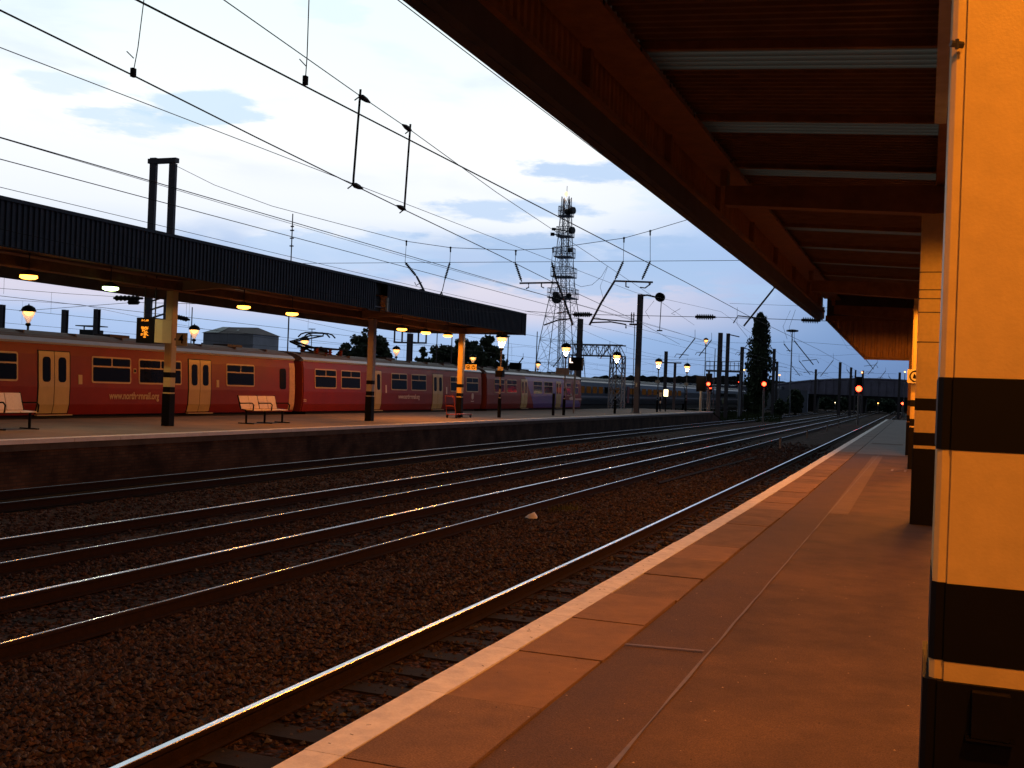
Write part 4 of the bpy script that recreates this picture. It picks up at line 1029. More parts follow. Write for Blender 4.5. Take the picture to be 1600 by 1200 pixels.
# T1 contact and catenary
k1 = -2.01*(zc-H)
w1 = wire('contact_wire', [(k1, -3, zc), (k1, 6, zc), (k1-.04, 20, zc), (-4.3, 28.7, zc), (-4.2, 47, zc), (-4.6, 100, zc), (-5.4, 200, zc)], .0085, 'thickest contact wire, over the near track, running down from the top left of the sky')
kz = 3.18
w5 = wire('catenary_wire', [(-1.32*kz, -3, H+kz), (-1.32*kz, 10, H+kz), (-1.30*kz, 19.6, H+kz), (-4.2, 33, H+kz+.3), (-4.2, 47, H+kz+1.0), (-4.5, 70, H+kz), (-4.7, 100, H+kz+1)], .006, 'thin catenary wire that runs closest along the edge of the near canopy')
p = at_z((477, 130), zc); dropper(w1, 0, 0, 0, 0) if False else None
def drop_at(w, px, py, z, ztop, x2=None):
    p = at_z((px, py), z); mb = MB().use(wire_m); xt = p.x if x2 is None else x2
    mb.tube([(p.x, p.y, z+.02), (p.x+(xt-p.x)*.2, p.y+.01, z+.2), (xt, p.y, ztop)], .0045, 4); mb.cbox(p.x-.014, p.x+.014, p.y-.02, p.y+.02, z-.01, z+.05, .004); mb.tube([(p.x, p.y, z+.12), (p.x-.03, p.y-.04, z+.16)], .004, 4)
    return mb.build('dropper', w, org=None)
drop_at(w1, 477, 130, zc, H+kz)
# T2 crossover pair (W2 contact, W4 catenary) with two stiff rods
q2 = [at_z(p, zc) for p in [(0, 16), (208, 118), (400, 214.5), (552, 289), (630, 327), (780, 399), (866, 442), (992, 500), (1062, 538)]]
q2 = [q2[0]-(q2[1]-q2[0])*2] + q2
w2 = wire('contact_wire', q2, .0080, 'contact wire of the second track that carries the two stiff rods')
z4 = H + (zc-H)*1.443
q4 = [at_z(p, z4) for p in [(350, 0), (563, 150), (641, 203), (775, 300), (949, 415.6), (1020, 463), (1085, 508)]]
q4 = [q4[0]-(q4[1]-q4[0])*1.5] + q4
w4 = wire('catenary_wire', q4, .0065, 'catenary wire clamped to the tops of the two stiff rods')
p_ = at_z((208, 118), zc); drop_at(w2, 208, 118, zc, z4+.1, p_.x+.12)
w3 = wire('catenary_wire', [(-2.735*3.0, -3, H+3.0), (-2.735*3.0, 12, H+3.0), (-2.74*3.0, 20, H+3.0), (-2.75*3.0, 32, H+3.0), (-8.3, 47, H+3.6), (-8.5, 70, H+2.7), (-8.7, 100, H+3.6), (-9, 150, H+3.2), (-9.3, 200, H+3.2)], .0065, 'thin catenary wire running just below the wire with the two rods')
for k, (pb, pt) in enumerate((((552, 288), (563, 150)), ((632, 327), (641, 203)))):
    b_ = at_z(pb, zc); t_ = at_z(pt, z4); ym = (b_.y+t_.y)/2
    t = thing('tie_rod', (b_.x, b_.y, zc), ['left stiff upright rod clamped between two overhead wires', 'right stiff upright rod clamped between two overhead wires'][k], 'rod', 'stiff rods between the overhead wires')
    MB().use(wire_m).tube([(b_.x, b_.y, zc-.0), (b_.x, b_.y, zc+.06), (t_.x, t_.y, z4+.07)], .012, 6).build('rod', t)
    mb = MB().use(wire_m)
    dirb = (q2[5]-q2[4]).normalized(); dirt = (q4[3]-q4[2]).normalized()
    s_ = 1 if k == 0 else -1
    for c_, d_, sgn in ((b_, dirb, s_), (t_, dirt, s_)):
        c_ = Vector(c_); mb.tube([c_-d_*.03*sgn, c_+d_*.05*sgn, c_+d_*.16*sgn, c_+d_*.26*sgn], [.012, .030, .026, .010], 6)
        mb.tube([c_, c_+Vector((-.05, -.03, -.05))], .007, 4)
    mb.build('clamp', t)
# the rest of the bundle, track by track
wl = [('contact_wire', -8.3, H+2.185, .0075, 'second track contact wire seen in front of the twin mast'),
      ('contact_wire', -8.3, H+1.98, .0065, 'wire just below it that passes in front of the twin mast'),
      ('catenary_wire', -11.45, H+2.56, .006, 'thin wire of the third track, upper one over the far canopy roof'),
      ('contact_wire', -11.45, H+2.37, .006, 'thin wire of the third track, lower one over the far canopy roof'),
      ('catenary_wire', -16.2, H+2.95, .008, 'thin wire crossing the upper part of the navy fascia'),
      ('contact_wire', -16.2, H+2.3, .009, 'thin wire crossing the lower part of the navy fascia'),
      ('catenary_wire', -26.8, H+3.5, .010, 'upper wire over the red train seen below the far canopy'),
      ('contact_wire', -26.8, H+2.24, .011, 'contact wire that the pantograph reaches for'),
      ('catenary_wire', -33.5, H+3.4, .011, 'upper wire over the yard track behind the red train'),
      ('contact_wire', -33.5, H+2.3, .011, 'contact wire over the yard track behind the red train'),
      ('catenary_wire', -44, H+3.3, .011, 'farthest upper wire low in the sky behind the train'),
      ('contact_wire', -44, H+2.3, .011, 'farthest contact wire low in the sky behind the train')]
for nm, x, z, r, lb in wl:
    ct = nm == 'catenary_wire'
    w = wire(nm, vline(x, z+(.45 if ct else 0), -4, 230, sag=(.9 if ct and x < -12 else 0), wob=.18 if x < -9 else .05), r, lb)
    if ct and x < -16:
        for yy in range(26, 150, 9):
            ph = (yy % 47)/47; zt = z+.45-.9*4*ph*(1-ph); xx = x+drift(yy)*.6
            MB().use(wire_m).tube([(xx, yy, zt), (xx, yy, H+2.3)], .006, 4).build('dropper', w)

def insulator(mb, a, b, r=.075, n=9):
    a, b = Vector(a), Vector(b); d = b-a; mb.use(insul)
    pts, rs = [], []
    for k in range(n):
        f0 = .08+.84*k/n; f1 = .08+.84*(k+.5)/n
        pts += [a+d*f0, a+d*(f0+.02), a+d*f1, a+d*(f1+.01)]; rs += [r*.45, r, r*.85, r*.45]
    mb.tube([a]+pts+[b], [r*.4]+rs+[r*.4], 8)
def headspan(y, wires_top, drops, arms, lab, mast_l=None, cross=((550, 411), (1156, 407)), low=None):
    t = thing('headspan', (-12, y, 7), lab, 'headspan'); Q = lambda p: tuple(at_y(p, y))
    MB().use(wire_m).tube([Q(p) for p in wires_top], .014, 5).build('span_wire', t)
    a, b = Q(cross[0]), Q(cross[1]); d = Vector(b)-Vector(a)
    MB().use(wire_m).tube([tuple(Vector(a)-d*.6), tuple(Vector(b)+d*.35)], .012, 5).build('cross_wire', t)
    for (tp, bt, e) in drops:
        MB().use(wire_m).tube([Q(tp), Q(bt)], .012, 5).build('drop_wire', t)
        mb = MB().use(wire_m); mb.ball(Q(tp), .06, 6); mb.tube([Q(tp), Q((tp[0], tp[1]+7))], .035, 5); mb.build('clamp', t)
        mb = MB(); insulator(mb, Q(bt), Q(e)); mb.build('insulator', t)
    for pts, r in arms:
        MB().use(mast_m).tube([Q(p) for p in pts], r, 6).build('arm', t)
    if low: 
        for seg in low[0]: MB().use(wire_m).tube([Q(p) for p in seg], .013, 5).build('lower_wire', t)
        for (a_, b_) in low[1]:
            mb = MB(); insulator(mb, Q(a_), Q(b_), .13, 9); mb.build('insulator', t)
    return t
HS = headspan(47, [(277, 260), (335, 289), (425, 322), (550, 355), (635, 377), (704, 387), (806, 391), (864, 388), (975, 372), (1015, 361), (1092, 338), (1180, 305)],
    [((635, 377), (633, 410), (651, 432)), ((704, 387), (703, 410), (695, 437)), ((806, 392), (805, 410), (815, 440)), ((864, 388), (862, 409), (870, 440)), ((975, 372), (974, 408), (961, 437)), ((1016, 361), (1016, 408), (1003, 437))],
    [([(651, 432), (664, 457)], .05), ([(659, 441), (650, 446), (648, 441)], .02), ([(655, 453), (662, 452)], .04), ([(695, 437), (691, 455)], .02), ([(686, 465), (690, 456), (692, 465)], .045), ([(812, 442.5), (873, 441.5)], .045), ([(826, 443), (826, 449), (822, 451)], .03), ([(846, 443), (846, 448), (850, 450)], .03),
     ([(870, 440), (882, 470), (895, 508)], .05), ([(961, 438), (940, 472), (921, 508)], .05), ([(959, 439), (1020, 441)], .045), ([(978, 441), (978, 448), (983, 449)], .03), ([(1014, 441), (1015, 446)], .03), ([(924, 504), (955, 503), (978, 507), (978, 513)], .035), ([(850, 508), (872, 500), (892, 498)], .035), ([(928, 498), (990, 503)], .035), ([(870, 489), (885, 487), (890, 493)], .03), ([(1017, 443), (1008, 450), (1000, 449)], .03)],
    'wire headspan with brown insulators and arms across all tracks left of the near canopy', low=([[(30, 486), (210, 472.5), (440, 478)], [(820, 486), (900, 492)], [(925, 491.5), (1085, 495)], [(1118, 495.5), (1255, 500), (1300, 502)], [(1090, 494), (1120, 496)]], [((895, 491.5), (925, 491.5)), ((1086, 495), (1118, 495.5)), ((1252, 500), (1282, 501)), ((200, 472.5), (218, 472.5))]))
# small far headspans
def cant(px, py, y, w, mirror=1, lab='', grp='cantilever arms far down the line'):
    t = thing('cantilever_arm', tuple(at_y((px, py), y)), lab, 'overhead arm', grp); Q = lambda a, b: tuple(at_y((px+a*mirror, py+b), y))
    MB().use(mast_m).tube([Q(0, 0), Q(w, w*1.25)], .055, 5).build('arm', t)
    mb = MB(); insulator(mb, Q(-w*.25, -w*.32), Q(0, 0), .09, 6); mb.build('insulator', t)
    MB().use(mast_m).tube([Q(w*.25, w*1.0), Q(w*1.2, w*.9), Q(w*1.35, w*1.15)], .035, 5).build('registration', t)
    MB().use(wire_m).tube([Q(-w*.25, -w*.32), Q(-w*.25, -w*1.0)], .02, 4).build('drop_wire', t)
    return t
n_ = 0
for (px, py, y, w, mi) in [(1208, 452, 62, 46, -1), (1081, 535, 110, 20, -1), (1108, 536, 120, 16, -1), (1168, 538, 150, 14, -1), (1227, 540, 130, 8, 1), (1247, 540, 118, 24, 1), (1252, 568, 170, 14, 1), (1298, 568, 190, 16, -1), (1345, 552, 175, 20, 1), (1368, 570, 200, 12, -1), (1382, 582, 230, 8, -1), (1325, 580, 210, 8, 1), (1240, 575, 200, 10, 1), (815, 562, 95, 10, -1), (874, 561, 100, 10, -1), (950, 545, 105, 12, -1), (1180, 598, 240, 8, -1), (1390, 590, 250, 6, 1)]:
    n_ += 1
    names = ['large bold arm just left of the near canopy edge', 'arm meeting the capped mast behind the coaches', 'arm beside the globe lamp', 'arm left of the poplar', 'short arm right of the poplar', 'long arm below the floodlight pole', 'arm beyond the long one right of the poplar', 'arm above the bridge girder left part', 'arm under the end screen of the near canopy', 'arm near the big red signal', 'tiny arm right of the big red signal', 'tiny arm above the middle of the bridge', 'small arm above the bridge left end', 'small arm above the last red carriage', 'small arm left of the lattice tower foot', 'small arm at the lattice gantry', 'tiny arm behind the poplar', 'tiny arm near the last pole']
    cant(px, py, y, w, mi, 'overhead cantilever, '+names[n_-1])
# cross wires in the distance
for k, (y, pts) in enumerate([(110, [(935, 560), (1080, 562), (1230, 574)]), (130, [(1085, 533), (1160, 536), (1250, 534), (1330, 540)]), (175, [(1230, 552), (1300, 556), (1420, 548)]), (120, [(880, 603), (960, 596), (1100, 600)]), (170, [(1140, 578), (1240, 581), (1400, 584)]), (110, [(1140, 474), (1250, 478), (1330, 483)])]):
    wire('cross_wire', [tuple(at_y(p, y)) for p in pts], .018, ['distant cross wire behind the big mast', 'distant cross wire behind the poplar', 'distant cross wire below the end of the near canopy', 'distant cross wire over the dark coaches', 'lowest distant cross wire above the bridge', 'cross wire touching the big arm by the canopy edge'][k], 'overhead wire', 'distant cross wires')
for k, (y, p0, p1) in enumerate([(62, (1152, 480), (1168, 527)), (60, (1235, 485), (1230, 530)), (64, (1243, 484), (1240, 535)), (50, (1063, 482), (1055, 492)), (55, (949, 418), (944, 472)), (50, (1022, 470), (1015, 498))]):
    a, b = at_y(p0, y), at_y(p1, y); md = (a+b)/2+Vector((-.3, 0, -.1))
    wire('jumper_wire', [a, md, b], .012, ['curved jumper left of the big arm', 'left of two curved jumpers below the canopy edge', 'right of two curved jumpers below the canopy edge', 'short jumper by the pulley weight', 'thin hanging rod between headspan arms', 'thin curved jumper beside the tall mast'][k], 'jumper', 'jumpers hanging between the overhead wires')
a_ = [at_y(p, 50) for p in ((949, 416), (940, 432), (925, 445), (908, 448), (895, 442))]
wire('jumper_wire', a_, .013, 'long sagging jumper loop right of the lattice tower', 'jumper', 'jumpers hanging between the overhead wires')

# ---------------------------------------------------------------- masts
def hmast(px, ptop, pbot, y, w=.3, lab='', grp='overhead line masts', cap=False, arm=None, zb=None):
    a = at_y((px[0], ptop), y); b = at_y((px[1], pbot), y); zb = b.z if zb is None else zb
    t = thing('line_mast', (b.x, y, zb), lab, 'mast', grp)
    mb = MB().use(mast_m); x = a.x
    mb.box(x-w/2, x+w/2, y-.02, y+.02, zb, a.z) if False else None
    mb.box(x-w/2, x+w/2, y-w/2, y-w/2+.03, zb, a.z); mb.box(x-w/2, x+w/2, y+w/2-.03, y+w/2, zb, a.z); mb.box(x-.02, x+.02, y-w/2+.031, y+w/2-.031, zb, a.z)
    mb.use(concrete).box(x-w, x+w, y-w, y+w, zb-.2, zb+.02)
    mb.build('pole', t)
    if cap: MB().use(mast_m).box(x-1.3, x+.6, y-.05, y+.05, a.z, a.z+.12).build('cap', t)
    if arm: MB().use(mast_m).tube([(x, y, a.z-.1), (x+arm, y, a.z-.35)], .06, 5).build('arm', t)
    return t, x, a.z
t, mx, mz = hmast((1001, 997), 460, 645, 77.0, .36, 'tallest dark mast standing on the far platform end with a pulley weight', zb=PZ)
mb = MB().use(mast_m); mb.tube([(mx, 77, mz-.1), (mx+.5, 77, mz-.05), (mx+1.4, 77, mz-.25)], .07, 6); mb.build('pulley_arm', t)
mb = MB().use(black, True); mb.tube([(mx+1.45, 76.75, mz-.2), (mx+1.45, 77.2, mz-.2)], .33, 14); mb.build('pulley', t)
mb = MB().use(wire_m); mb.tube([(mx+1.55, 77, mz-.3), (mx+1.5, 77, mz-2.6)], .03, 5); mb.tube([(mx+1.3, 77, mz-2.6), (mx+1.7, 77, mz-2.6)], .05, 5); mb.build('weight_rope', t)
mb = MB()
for dx in (-.45, -.62): insulator(mb, (mx+dx, 77, mz-2.1), (mx+dx, 77, mz-1.3), .07, 5)
mb.use(mast_m).box(mx-.75, mx-.18, 76.95, 77.05, mz-2.25, mz-2.12); mb.build('insulator', t)
MB().use(sign_w).box(mx-.08, mx+.05, 76.81, 76.82, PZ+1.9, PZ+2.15).build('plate', t)
MB().use(wire_m).tube([(mx-.35, 77, mz-2.2), (mx-.3, 77, PZ)], .03, 5).build('cable', t)
hmast((1126, 1122), 520, 650, 112, .42, 'left of two close masts beyond the far platform ramp', zb=-.3)
hmast((1138, 1134), 521, 645, 118, .36, 'right of two close masts beyond the far platform ramp', arm=1.2, zb=-.3)
hmast((1160, 1158), 542, 612, 140, .42, 'mast with a round weight left of the poplar', arm=1.0, zb=-.3)
hmast((1210, 1208), 545, 645, 150, .38, 'left one of the pair of masts just right of the poplar', zb=-.3)
hmast((1214.5, 1213), 565, 645, 165, .34, 'right one of the pair of masts just right of the poplar', zb=-.3)
hmast((1041, 1040), 549, 602, 125, .35, 'short dark mast rising behind the coaches', zb=-.3)
hmast((1055, 1054), 568, 644, 104, .22, 'thin capped mast in front of the dark coaches', cap=True, zb=-.3)
hmast((1275, 1274), 577, 632, 190, .36, 'mast in front of the left part of the bridge', zb=-.3)
hmast((1313, 1312), 566, 632, 185, .42, 'mast in front of the middle of the bridge', zb=-.3)
hmast((1330, 1329), 574, 634, 180, .36, 'mast just left of the big red signal', zb=-.3)
hmast((1337, 1337), 578, 600, 215, .3, 'thin mast behind the big red signal', zb=-.3)
hmast((1349, 1349), 579, 600, 220, .3, 'thin mast right of the big red signal', zb=-.3)
hmast((1406, 1406), 582, 632, 175, .36, 'mast beside the end of the near canopy', zb=-.3)
hmast((907, 904), 498, 600, 92, .42, 'broad grey mast in front of the lattice gantry', zb=-.3)
hmast((641, 640), 521, 570, 62, .30, 'dark mast with boxed brackets under the far canopy end', zb=-.3)
hmast((102, 99), 484, 516, 80, .45, 'left grey stub mast above the train roof', 'grey stub masts above the train roof', zb=-.3)
hmast((152, 151), 483, 518, 80, .45, 'right grey stub mast above the train roof', 'grey stub masts above the train roof', zb=-.3)
hmast((4, 2), 476, 512, 80, .4, 'grey stub mast at the very left edge above the train roof', 'grey stub masts above the train roof', zb=-.3)
p_ = at_y((641, 528), 62)
for s_ in (-1, 1):
    t = thing('mast_bracket', (p_.x+s_*.6, 62, p_.z), 'square frame bracket on the %s side of the dark mast under the far canopy' % ('left' if s_ < 0 else 'right'), 'bracket', 'frame brackets on the dark mast')
    mb = MB().use(mast_m); x0, x1 = p_.x+s_*.18, p_.x+s_*1.15
    mb.box(x0, x1, 61.95, 62.05, p_.z-.35, p_.z-.25); mb.box(x1-.08*s_, x1, 61.96, 62.04, p_.z-.25, p_.z+.45); mb.box(x0+.35*s_, x0+.43*s_, 61.96, 62.04, p_.z-.25, p_.z+.45); mb.build('frame', t)
# twin mast
xa, xb = -38.15, -36.85; yt = 47
a0, a1 = at_y((241, 247), yt), at_y((271, 256), yt)
t = thing('twin_mast', (-38, yt, 0), 'tall twin column mast joined at the top rising behind the far canopy', 'mast')
for a_ in (a0, a1):
    MB().use(mast_m).cbox(a_.x-.21, a_.x+.19, yt-.12, yt+.12, -.2, a_.z, .03).build('post', t)
MB().use(mast_m).box(a0.x-.3, a1.x+.25, yt-.15, yt+.15, a1.z+.05, a1.z+.3).build('head_plate', t)
for k in range(6):
    z = 4.4+k*.45; mb = MB().use(mast_m); mb.tube([(a0.x, yt, z), (a1.x, yt, z+.35)], .05, 4); mb.build('brace', t)
mb = MB(); insulator(mb, (a1.x+.3, yt, 5.5), (a1.x+1.4, yt, 5.3), .14, 6); mb.build('insulator', t); mb = MB(); insulator(mb, (a0.x-2.3, yt, 6.4), (a0.x-.4, yt, 6.4), .16, 6); mb.build('insulator', t)

# ================================================================ SIGNALS
def signal(px, pyl, pyb, y, lab, em=redglow, r=.12, w=.5, h=1.5, lens=True, post=greyp, two=False, zb=-.3):
    c = at_y((px, pyl), y); b = at_y((px-1, pyb), y); t = thing('railway_signal', (c.x, y, zb), lab, 'signal', 'red railway signals')
    MB().use(post).tube([(c.x, y, zb), (c.x, y, c.z-.35)], .10, 8).build('post', t)
    MB().use(black).cbox(c.x-w/2, c.x+w/2, y-.02, y+.35, c.z-.35, c.z+h, .05).build('head', t)
    MB().use(black).box(c.x-w*.6, c.x+w*.6, y+.0, y+.5, c.z-.55, c.z-.40).build('platform', t)
    if lens:
        MB().use(em).tube([(c.x, y-.06, c.z), (c.x, y-.02, c.z)], r, 14).build('lens', t)
        MB().use(black).prism_y([(c.x-r*1.4, c.z), (c.x-r*1.2, c.z+r*1.1), (c.x, c.z+r*1.6), (c.x+r*1.2, c.z+r*1.1), (c.x+r*1.4, c.z), (c.x+r*1.5, c.z+r*.1), (c.x+r*1.3, c.z+r*1.3), (c.x, c.z+r*1.8), (c.x-r*1.3, c.z+r*1.3), (c.x-r*1.5, c.z+r*.1)], y-.25, y-.021).build('hood', t)
        l_ = bpy.data.lights.new('lens_light', 'POINT'); l_.energy = 2; l_.color = (1, .03, .01); l_.shadow_soft_size = .1; lo = bpy.data.objects.new('lens_light', l_); COL.objects.link(lo); lo.location = (0, -.3, c.z-zb); lo.parent = t
    return t
signal(1342, 607.5, 660, 118, 'brightest red signal ahead between the tracks, in front of the bridge', r=.30, w=.62, h=1.25)
signal(1194, 600, 662, 108, 'red signal glowing in front of the dark poplar', r=.20, w=.5, h=1.4, em=redglow)
signal(1107, 600, 645, 98, 'upper red signal on the post at the far platform ramp', r=.15, w=.55, h=.95, zb=-.2)
t_ = signal(1109.5, 606, 648, 99.5, 'lower red signal just behind the upper one at the platform ramp', r=.14, w=.3, h=.3, zb=-.2)
signal(1155, 597, 620, 135, 'small dim red signal left of the poplar', em=redglow2, r=.10, w=.7, h=1.0)
signal(1410, 630.5, 640, 215, 'farthest small red signal beside the end of the near platform', em=redglow, r=.22, w=.5, h=.6)
p = at_y((1096, 597), 96)
t = thing('railway_signal', (p.x, 96, -.2), 'dark unlit signal box head on a white post left of the upper red signal', 'signal', 'red railway signals')
MB().use(sign_w).tube([(p.x, 96, -.2), (p.x, 96, p.z-.8)], .12, 8).build('post', t); MB().use(black).box(p.x-.45, p.x+.4, 96, 96.4, p.z-.85, p.z+.55).build('head', t)
# lit L indicator by lattice gantry
p = at_y((890, 563), 66)
t = thing('indicator_box', (p.x, 66, PZ), 'dark indicator box with a lit letter L beside the lantern post', 'indicator')
a_, b_ = at_y((887, 558), 66), at_y((909, 579), 66)
MB().use(black).box(a_.x+.1, b_.x, 66, 66.3, b_.z, a_.z).build('casing', t); MB().use(greyp).tube([((a_.x+b_.x)/2, 66.15, b_.z), ((a_.x+b_.x)/2, 66.15, PZ)], .06, 6).build('post', t)
text_mesh('letter', 'L', .42, glow('letter_glow', (1, .75, .6), 3), t, (a_.x+.24, 65.98, a_.z-.22), FACE_NY, 1.1, .01)
# distant yellowish lights
for k, (px, py, y, s_, em) in enumerate([(a_, b_, c__, d__*.75, e__) for a_, b_, c__, d__, e__ in [(1372, 630, 230, .16, lampglow2), (1163, 578, 170, .16, lampglow2), (1218, 586, 175, .16, lampglow2), (1347, 582, 200, .18, lampglow2), (1414, 581, 190, .18, lampglow2), (1305, 629, 220, .12, boxglow)]]):
    p = at_y((px, py), y)
    t = thing('distant_lamp', (p.x, y, p.z-3 if py < 600 else -.2), ['small yellow lamp low under the bridge', 'small lamp left of the poplar on a mast', 'small lamp right of the poplar', 'small lamp above the big red signal', 'small lamp by the third near column', 'pale small light under the bridge'][k], 'lamp', 'small distant lamps')
    zb_ = -.3
    MB().use(mast_m).tube([(p.x, y+.1, zb_), (p.x, y+.1, p.z-s_)], .06, 5).build('post', t); MB().use(em, True).ball((p.x, y, p.z), s_, 8).build('globe', t); MB().use(black).lathe(p.x, y, [(s_*1.4, p.z+s_*.7), (.02, p.z+s_*1.3)], 8).build('cap', t)
p = at_y((1238, 519), 160)
t = thing('floodlight_pole', (p.x, 160, -.3), 'tall thin floodlight pole with a flat head right of the poplar', 'pole')
MB().use(galv).tube([(p.x, 160, -.3), (p.x, 160, p.z)], .13, 6, r2=.07).build('pole', t); MB().use(dgrey).lathe(p.x, 160, [(.3, p.z), (.85, p.z+.08), (.85, p.z+.3), (.2, p.z+.4)], 8).build('head', t)
for k, (px, pt, pb, y) in enumerate([(457, 334, 420, 60), (487, 514, 570, 90), (794, 525, 580, 70), (706, 520, 566, 66), (839, 518, 575, 75), (1117, 545, 590, 100), (683, 512, 572, 75), (300, 480, 530, 60)]):
    a = at_y((px+.5, pt), y); b = at_y((px-.5, pb), y)
    t = thing('thin_pole', (a.x, y, -.2), ['thin aerial rod rising above the far canopy roof', 'thin lamp pole right of the pantograph', 'thin pole below the end corner of the far canopy', 'thin pole right of the dark tree under the canopy', 'thin pole right of the canopy corner', 'thin pole left of the globe lamp', 'thin pale pole between the two trees', 'thin pole beside the lantern near the 4 sign'][k], 'pole', 'thin poles behind the far platform')
    MB().use(mast_m).tube([(a.x, y, -.2), (a.x, y, a.z)], .05, 5, r2=.035).build('pole', t)
    if k in (0, 1, 2): MB().use(mast_m).box(a.x-.35 if k == 1 else a.x-.1, a.x+.35 if k == 1 else a.x+.1, y-.05, y+.05, a.z-.05-(k == 0)*.8, a.z+.03-(k == 0)*.8).build('fitting', t)
    if k == 0:
        for zz in (1.1, 1.6, 2.1): MB().use(mast_m).box(a.x-.12, a.x+.12, y-.06, y+.06, a.z-zz, a.z-zz+.07).build('fitting', t)

# ================================================================ LATTICE TOWER
def lattice(mb, cx, cy, levels, r=.06, rb=.035, cross=True):
    for (z0, w0), (z1, w1) in zip(levels, levels[1:]):
        c0 = [(cx+sx*w0/2, cy+sy*w0/2, z0) for sx, sy in ((-1, -1), (1, -1), (1, 1), (-1, 1))]; c1 = [(cx+sx*w1/2, cy+sy*w1/2, z1) for sx, sy in ((-1, -1), (1, -1), (1, 1), (-1, 1))]
        for k in range(4):
            j = (k+1) % 4
            mb.tube([c0[k], c1[k]], r, 4); mb.tube([c0[k], c0[j]], rb, 3)
            if cross: mb.tube([c0[k], c1[j]], rb, 3); mb.tube([c0[j], c1[k]], rb, 3)
TY = 150; tx = at_y((876, 560), TY).x; ztw = at_y((880, 308), TY).z
t = thing('lattice_tower', (tx, TY, 0), 'tall lattice communications tower with dishes beyond the station', 'tower')
lv = [(0, 6.6), (3.2, 6.0), (6.2, 5.5), (9.4, 4.9), (12.8, 3.9), (15.2, 3.2), (17.6, 2.6), (20, 2.2), (22.4, 1.9), (24.6, 1.6), (26.6, 1.4), (28.4, 1.2), (ztw, 1.1)]
mb = MB().use(galv); lattice(mb, tx, TY, lv, .06, .028); mb.build('frame', t)
mb = MB().use(galv); z = 0
while z < ztw-1: lattice(mb, tx, TY, [(z, .75), (z+1.5, .75)], .05, .025); z += 1.5
mb.build('ladder_core', t)
for (py, w) in ((466, 3.6), (433, 3.0), (402, 2.5), (370, 2.1), (338, 1.8)):
    z = at_y((875, py), TY).z; mb = MB().use(galv)
    mb.box(tx-w/2, tx+w/2, TY-w/2, TY+w/2, z-.08, z+.06)
    for sx, sy, ex, ey in ((-1, -1, 1, -1), (1, -1, 1, 1), (1, 1, -1, 1), (-1, 1, -1, -1)):
        for f in range(7):
            x0, y0 = tx+w/2*(sx+(ex-sx)*f/6), TY+w/2*(sy+(ey-sy)*f/6); mb.tube([(x0, y0, z), (x0, y0, z+1.35)], .035, 3)
        for zz in (.7, 1.35): mb.tube([(tx+w/2*sx, TY+w/2*sy, z+zz), (tx+w/2*ex, TY+w/2*ey, z+zz)], .045, 3)
    mb.build('gallery', t)
def dish(px, py, r, face=(1, -.3)):
    c = at_y((px, py), TY-1.5); d = Vector((face[0], face[1], 0)).normalized(); mb = MB().use(dgrey, False)
    mb.tube([c-d*.25, c-d*.2, c+d*.35, c+d*.36], [r*.5, r, r, r*.2], 14); mb.tube([c-d*.2, Vector((tx, TY, c.z))], .08, 4); mb.build('dish', t)
dish(894, 329, .50); dish(887, 331, .45); dish(893, 360, .50); dish(890, 391, .32); dish(864, 366, .25, (-1, -.3)); dish(866, 358, .2, (-1, -.3)); dish(870, 467, .68, (-.2, -1)); dish(889, 462, .38, (.3, -1)); dish(869, 460, .4, (-.5, -1))
MB().use(galv).tube([(tx, TY, ztw), (tx, TY, ztw+1.6)], .04, 4).build('spike', t)
MB().use(lampglow2, True).ball((tx-.1, TY, ztw+.45), .30, 8).build('beacon', t)

# ================================================================ LATTICE GANTRY
GY = 96
Q = lambda px, py: at_y((px, py), GY)
gx0, gx1 = Q(893, 550).x, Q(975, 550).x; gz0, gz1 = Q(935, 556).z, Q(935, 539).z
t = thing('signal_gantry', (Q(962, 645).x, GY, 0), 'pale grey lattice gantry with a truss beam and a tall leg beyond the red train', 'gantry')
mb = MB().use(galv); n_ = 9
for yy in (GY-.6, GY+.6):
    for z in (gz0, gz1): mb.tube([(gx0, yy, z), (gx1, yy, z)], .06, 4)
    for k in range(n_):
        x0 = gx0+(gx1-gx0)*k/n_; x1 = gx0+(gx1-gx0)*(k+1)/n_; mb.tube([(x0, yy, gz0), (x1, yy, gz1)] if k % 2 else [(x0, yy, gz1), (x1, yy, gz0)], .04, 3); mb.tube([(x0, yy, gz0), (x0, yy, gz1)], .035, 3)
for k in range(n_+1):
    x0 = gx0+(gx1-gx0)*k/n_
    for z in (gz0, gz1): mb.tube([(x0, GY-.6, z), (x0, GY+.6, z)], .035, 3)
mb.box(gx0, gx1, GY-.6, GY+.6, gz0-.05, gz0+.02)
mb.build('truss', t)
lx0, lx1 = Q(952, 600).x, Q(976, 600).x; mb = MB().use(galv); cxl = (lx0+lx1)/2; wl_ = (lx1-lx0)*.82
lattice(mb, cxl, GY, [(-.2, wl_*1.05), (1.2, wl_), (2.6, wl_), (3.9, wl_*.97), (gz0, wl_*.93)], .07, .045); mb.build('leg', t)
lx = Q(897, 600).x; mb = MB().use(galv); lattice(mb, lx, GY, [(-.2, .9), (1.6, .9), (3.2, .9), (gz0, .9)], .07, .04); mb.build('leg', t)
